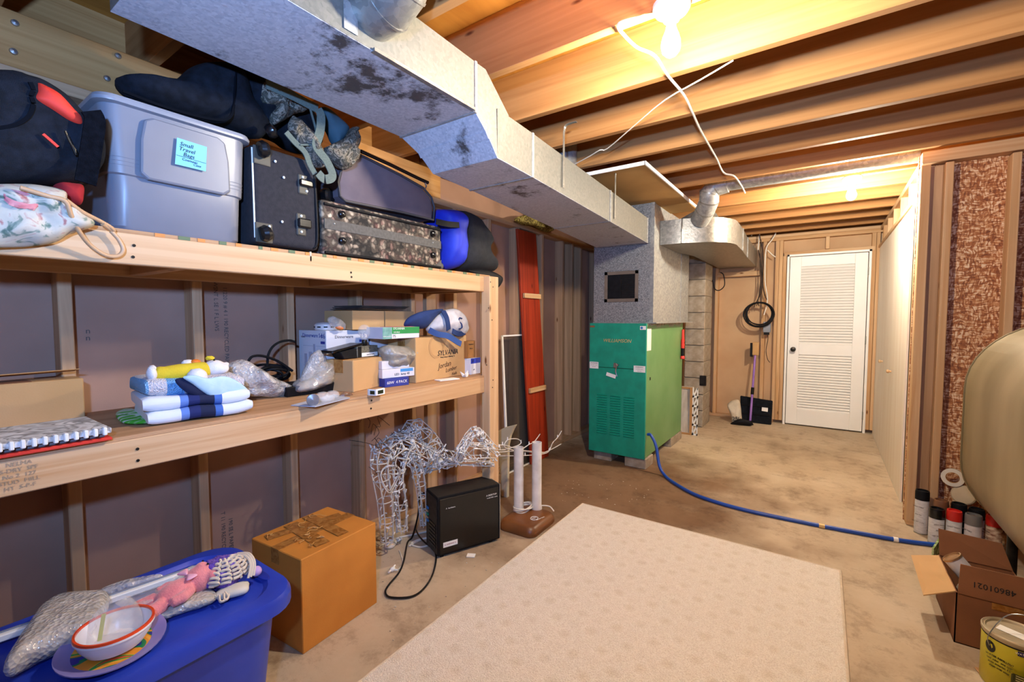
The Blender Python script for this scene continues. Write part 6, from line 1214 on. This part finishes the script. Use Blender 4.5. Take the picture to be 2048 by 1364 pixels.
flap((X0 + .004, Y1 - .004, BH), (X1, Y1 - .004, BH), (X1 - .03, Y1 + .03, BH + .10), (X0 + .0, Y1 + .02, BH + .115)).build('flap', 'cardboarddark', ob)
flap((X0, Y0 + .005, BH), (X0, Y1 - .02, BH), (X0 - .10, Y1 - .06, BH - .012), (X0 - .10, Y0 - .03, BH - .035)).build('flap', 'cardboardlight', ob)
flap((X1, Y0 + .005, BH), (X1, Y1 - .02, BH), (X1 + .05, Y1 - .03, BH - .08), (X1 + .05, Y0 + .03, BH - .08)).build('flap', 'cardboarddark', ob)
text(f1, '48601021', (.565, Y0 + .0012, BH + .05), (-1, 0, 0), (0, -.12, -1), .030, 'ink')
MB().box(X0 + .10, X1, Y0 - .001, Y0, BH - .03, BH - .004).build('packing_tape', 'tape', ob)
cn = thing('paint_can', 'small white can with a metal lid tilted inside the open carton', 'can', (.53, 2.56, .1))
_top = aty(1904, 1114, 2.64); _dir = V((-.62, .05, .78)).normalized(); Mc = Matrix.Translation(_top - _dir * .117) @ frame(_dir)
MB().lathe([(.034, 0), (.034, .115)], 24, Mc).build('can', pm('canwhite', '#d3d2d6', '#c6c5ca', rough=.35), cn, smooth=40)
MB().lathe([(.036, .113), (.036, .12), (.032, .121), (.031, .116), (.001, .117)], 24, Mc).build('lid', pm('coppery', '#b9946f', '#a9845f', rough=.25, metal=.6), cn, smooth=40)
nw = MB(); rnd.seed(3)
for i in range(5): nw.ell((.525 + .026 * i, 2.56 + .05 * (i % 3), .15 + .015 * (i % 2)), (.035, .042, .045), nz=.9, ns=9, seed=i * 3, nu=16, nv=10)
tag(nw.build('crumpled_paper', patches('newsprint', ['#6a6258', '#b5aa98', '#8d8374', '#c9bfae'], 35, distort=2), smooth=25), 'crumpled newsprint stuffed in the open carton', 'paper', kind='stuff')
gp = thing('seed_packet', 'green printed packet standing between the hose end and the carton', 'packet', (.49, 2.86, 0))
MB().hexa([(.452, 2.875, 0), (.50, 2.99, 0), (.507, 2.987, 0), (.459, 2.872, 0)], [(.452, 2.875, .20), (.50, 2.99, .23), (.507, 2.987, .23), (.459, 2.872, .20)]).build('sleeve', patches('leafprint', ['#4a5f2c', '#7f9455', '#b9c493', '#6a7f42'], 20), gp)
MB().box(.51, .555, 2.95, 2.954, .17, .215).build('price_label', 'paper', gp)
pcn = thing('paint_bucket', 'yellow labelled paint can with wire bail before the open carton', 'paint can', (.583, 2.265, 0))
cr, chh = .084, .192; O = Matrix.Translation((.583, 2.265, 0))
MB().lathe([(cr * .97, 0), (cr, .004), (cr, chh - .014), (cr * .99, chh - .012)], 40, O).build('label_wrap', pm('canyellow', '#c8b92a', '#bcae24', scale=6, rough=.35), pcn, smooth=35)
MB().lathe([(cr * 1.005, chh - .012), (cr * 1.03, chh - .006), (cr * 1.03, chh + .003), (cr * .99, chh + .005), (cr * .93, chh + .001), (cr * .9, chh + .003), (cr * .86, chh - .003), (.001, chh - .003)], 40, O).build('rim_and_lid', pm('lidmetal', '#c4b69a', '#a99a7c', scale=12, rough=.35, metal=.4), pcn, smooth=35)
MB().lathe([(cr * 1.003, chh - .016), (cr * 1.006, chh - .016), (cr * 1.006, chh - .011), (cr * 1.003, chh - .011)], 40, O, caps=False).build('black_band', 'black', pcn)
def onc(a, z, k=1.004): return V((.583 + cr * k * math.cos(a), 2.265 + cr * k * math.sin(a), z))
def oval(a0, z0, wa, hz, mat, name, k):
    mb = MB(); n = 20; mb.loft([[onc(a0 + wa * math.cos(2 * pi * i / n), z0 + hz * math.sin(2 * pi * i / n), k) for i in range(n)], [onc(a0 + wa * math.cos(2 * pi * i / n), z0 + hz * math.sin(2 * pi * i / n), k + .008) for i in range(n)]]); return mb.build(name, mat, pcn)
a1 = math.radians(-148); oval(a1, .145, .2, .02, 'blackgloss', 'bail_ear', 1.0)
oval(math.radians(-68), .12, .3, .03, 'blackgloss', 'label_oval', 1.0)
MB().tube(spline([onc(a1, .147, 1.03), onc(a1, .185, 1.08), V((.555, 2.24, .262)), V((.62, 2.245, .272)), onc(a1 + pi, .2, 1.05), onc(a1 + pi, .147, 1.03)], 6), .0016, 6).build('bail_wire', 'steel', pcn, smooth=40)
for i, s in enumerate(('WATER REPELLENT', 'low odor  one coat', 'satin exterior 4 L', 'clean with soap')):
    a = math.radians(-128); text(pcn, s, onc(a, .118 - .012 * i, 1.006), (-math.sin(a), math.cos(a), 0), (0, 0, 1), .0085, 'ink', depth=.001)
bb = MB(); n = 8
for i in range(n):
    a, b = math.radians(-100 + 50 * i / n), math.radians(-100 + 50 * (i + 1) / n); bb.hexa([onc(a, .158), onc(b, .158), onc(b, .158, 1.01), onc(a, .158, 1.01)], [onc(a, .174), onc(b, .174), onc(b, .174, 1.01), onc(a, .174, 1.01)])
bb.build('blue_band', pm('navyband', '#26215c', '#221d52'), pcn)
for i, s in enumerate(('WATER', 'REPEL')):
    a = math.radians(-93 + 22 * i); text(pcn, s, onc(a, .166, 1.014), (-math.sin(a), math.cos(a), 0), (0, 0, 1), .0095, 'white')
p = V((.583, 2.265, chh - .0022)); MB().box(-.045, .035, -.02, .02, 0, .0012, Matrix.Translation(p) @ Matrix.Rotation(-.5, 4, 'Z')).build('lid_sticker', 'paper', pcn)
tn = thing('stain_tin', 'black glossy boxed tin with a red spot in front of the yellow can', 'tin', (.60, 2.13, 0), math.radians(-15))
MB().box(-.055, .09, -.04, .03, 0, .1).build('tin_box', pm('tindark', '#2b2822', '#1a1815', scale=12, rough=.2), tn, bevel=.004, local=True)
MB().box(-.0555, -.054, -.039, .029, .004, .096).build('side_print', pm('tinolive', '#77693f', '#5f5433', rough=.3), tn, local=True)
MB().lathe([(.0, 0), (.011, 0), (.011, .001), (.0, .001)], 16, Matrix.Translation((.0, -.02, .1)) @ Matrix.Scale(1.4, 4, (1, 0, 0))).build('red_spot', 'torchred', tn, local=True)
for i in range(3): MB().box(-.045, .08, .012 - .014 * i, .018 - .014 * i, .1, .1008).build('stripe', pm('stripegold', '#a89a62', '#968850'), tn, local=True)
for i, (a, b, lab) in enumerate((((.50, 2.30, .006), (.54, 2.13, .006), 'flat wooden stir stick under the yellow can, nearer the left'), ((.515, 2.32, .006), (.565, 2.14, .006), 'flat wooden stir stick under the yellow can, nearer the tin'))):
    tag(MB().ribbon([a, b], .016, .004, (1, 0, 0)).build('stir_stick', 'pine_y', bevel=.001), lab, 'stick', 'stir sticks under the yellow can')
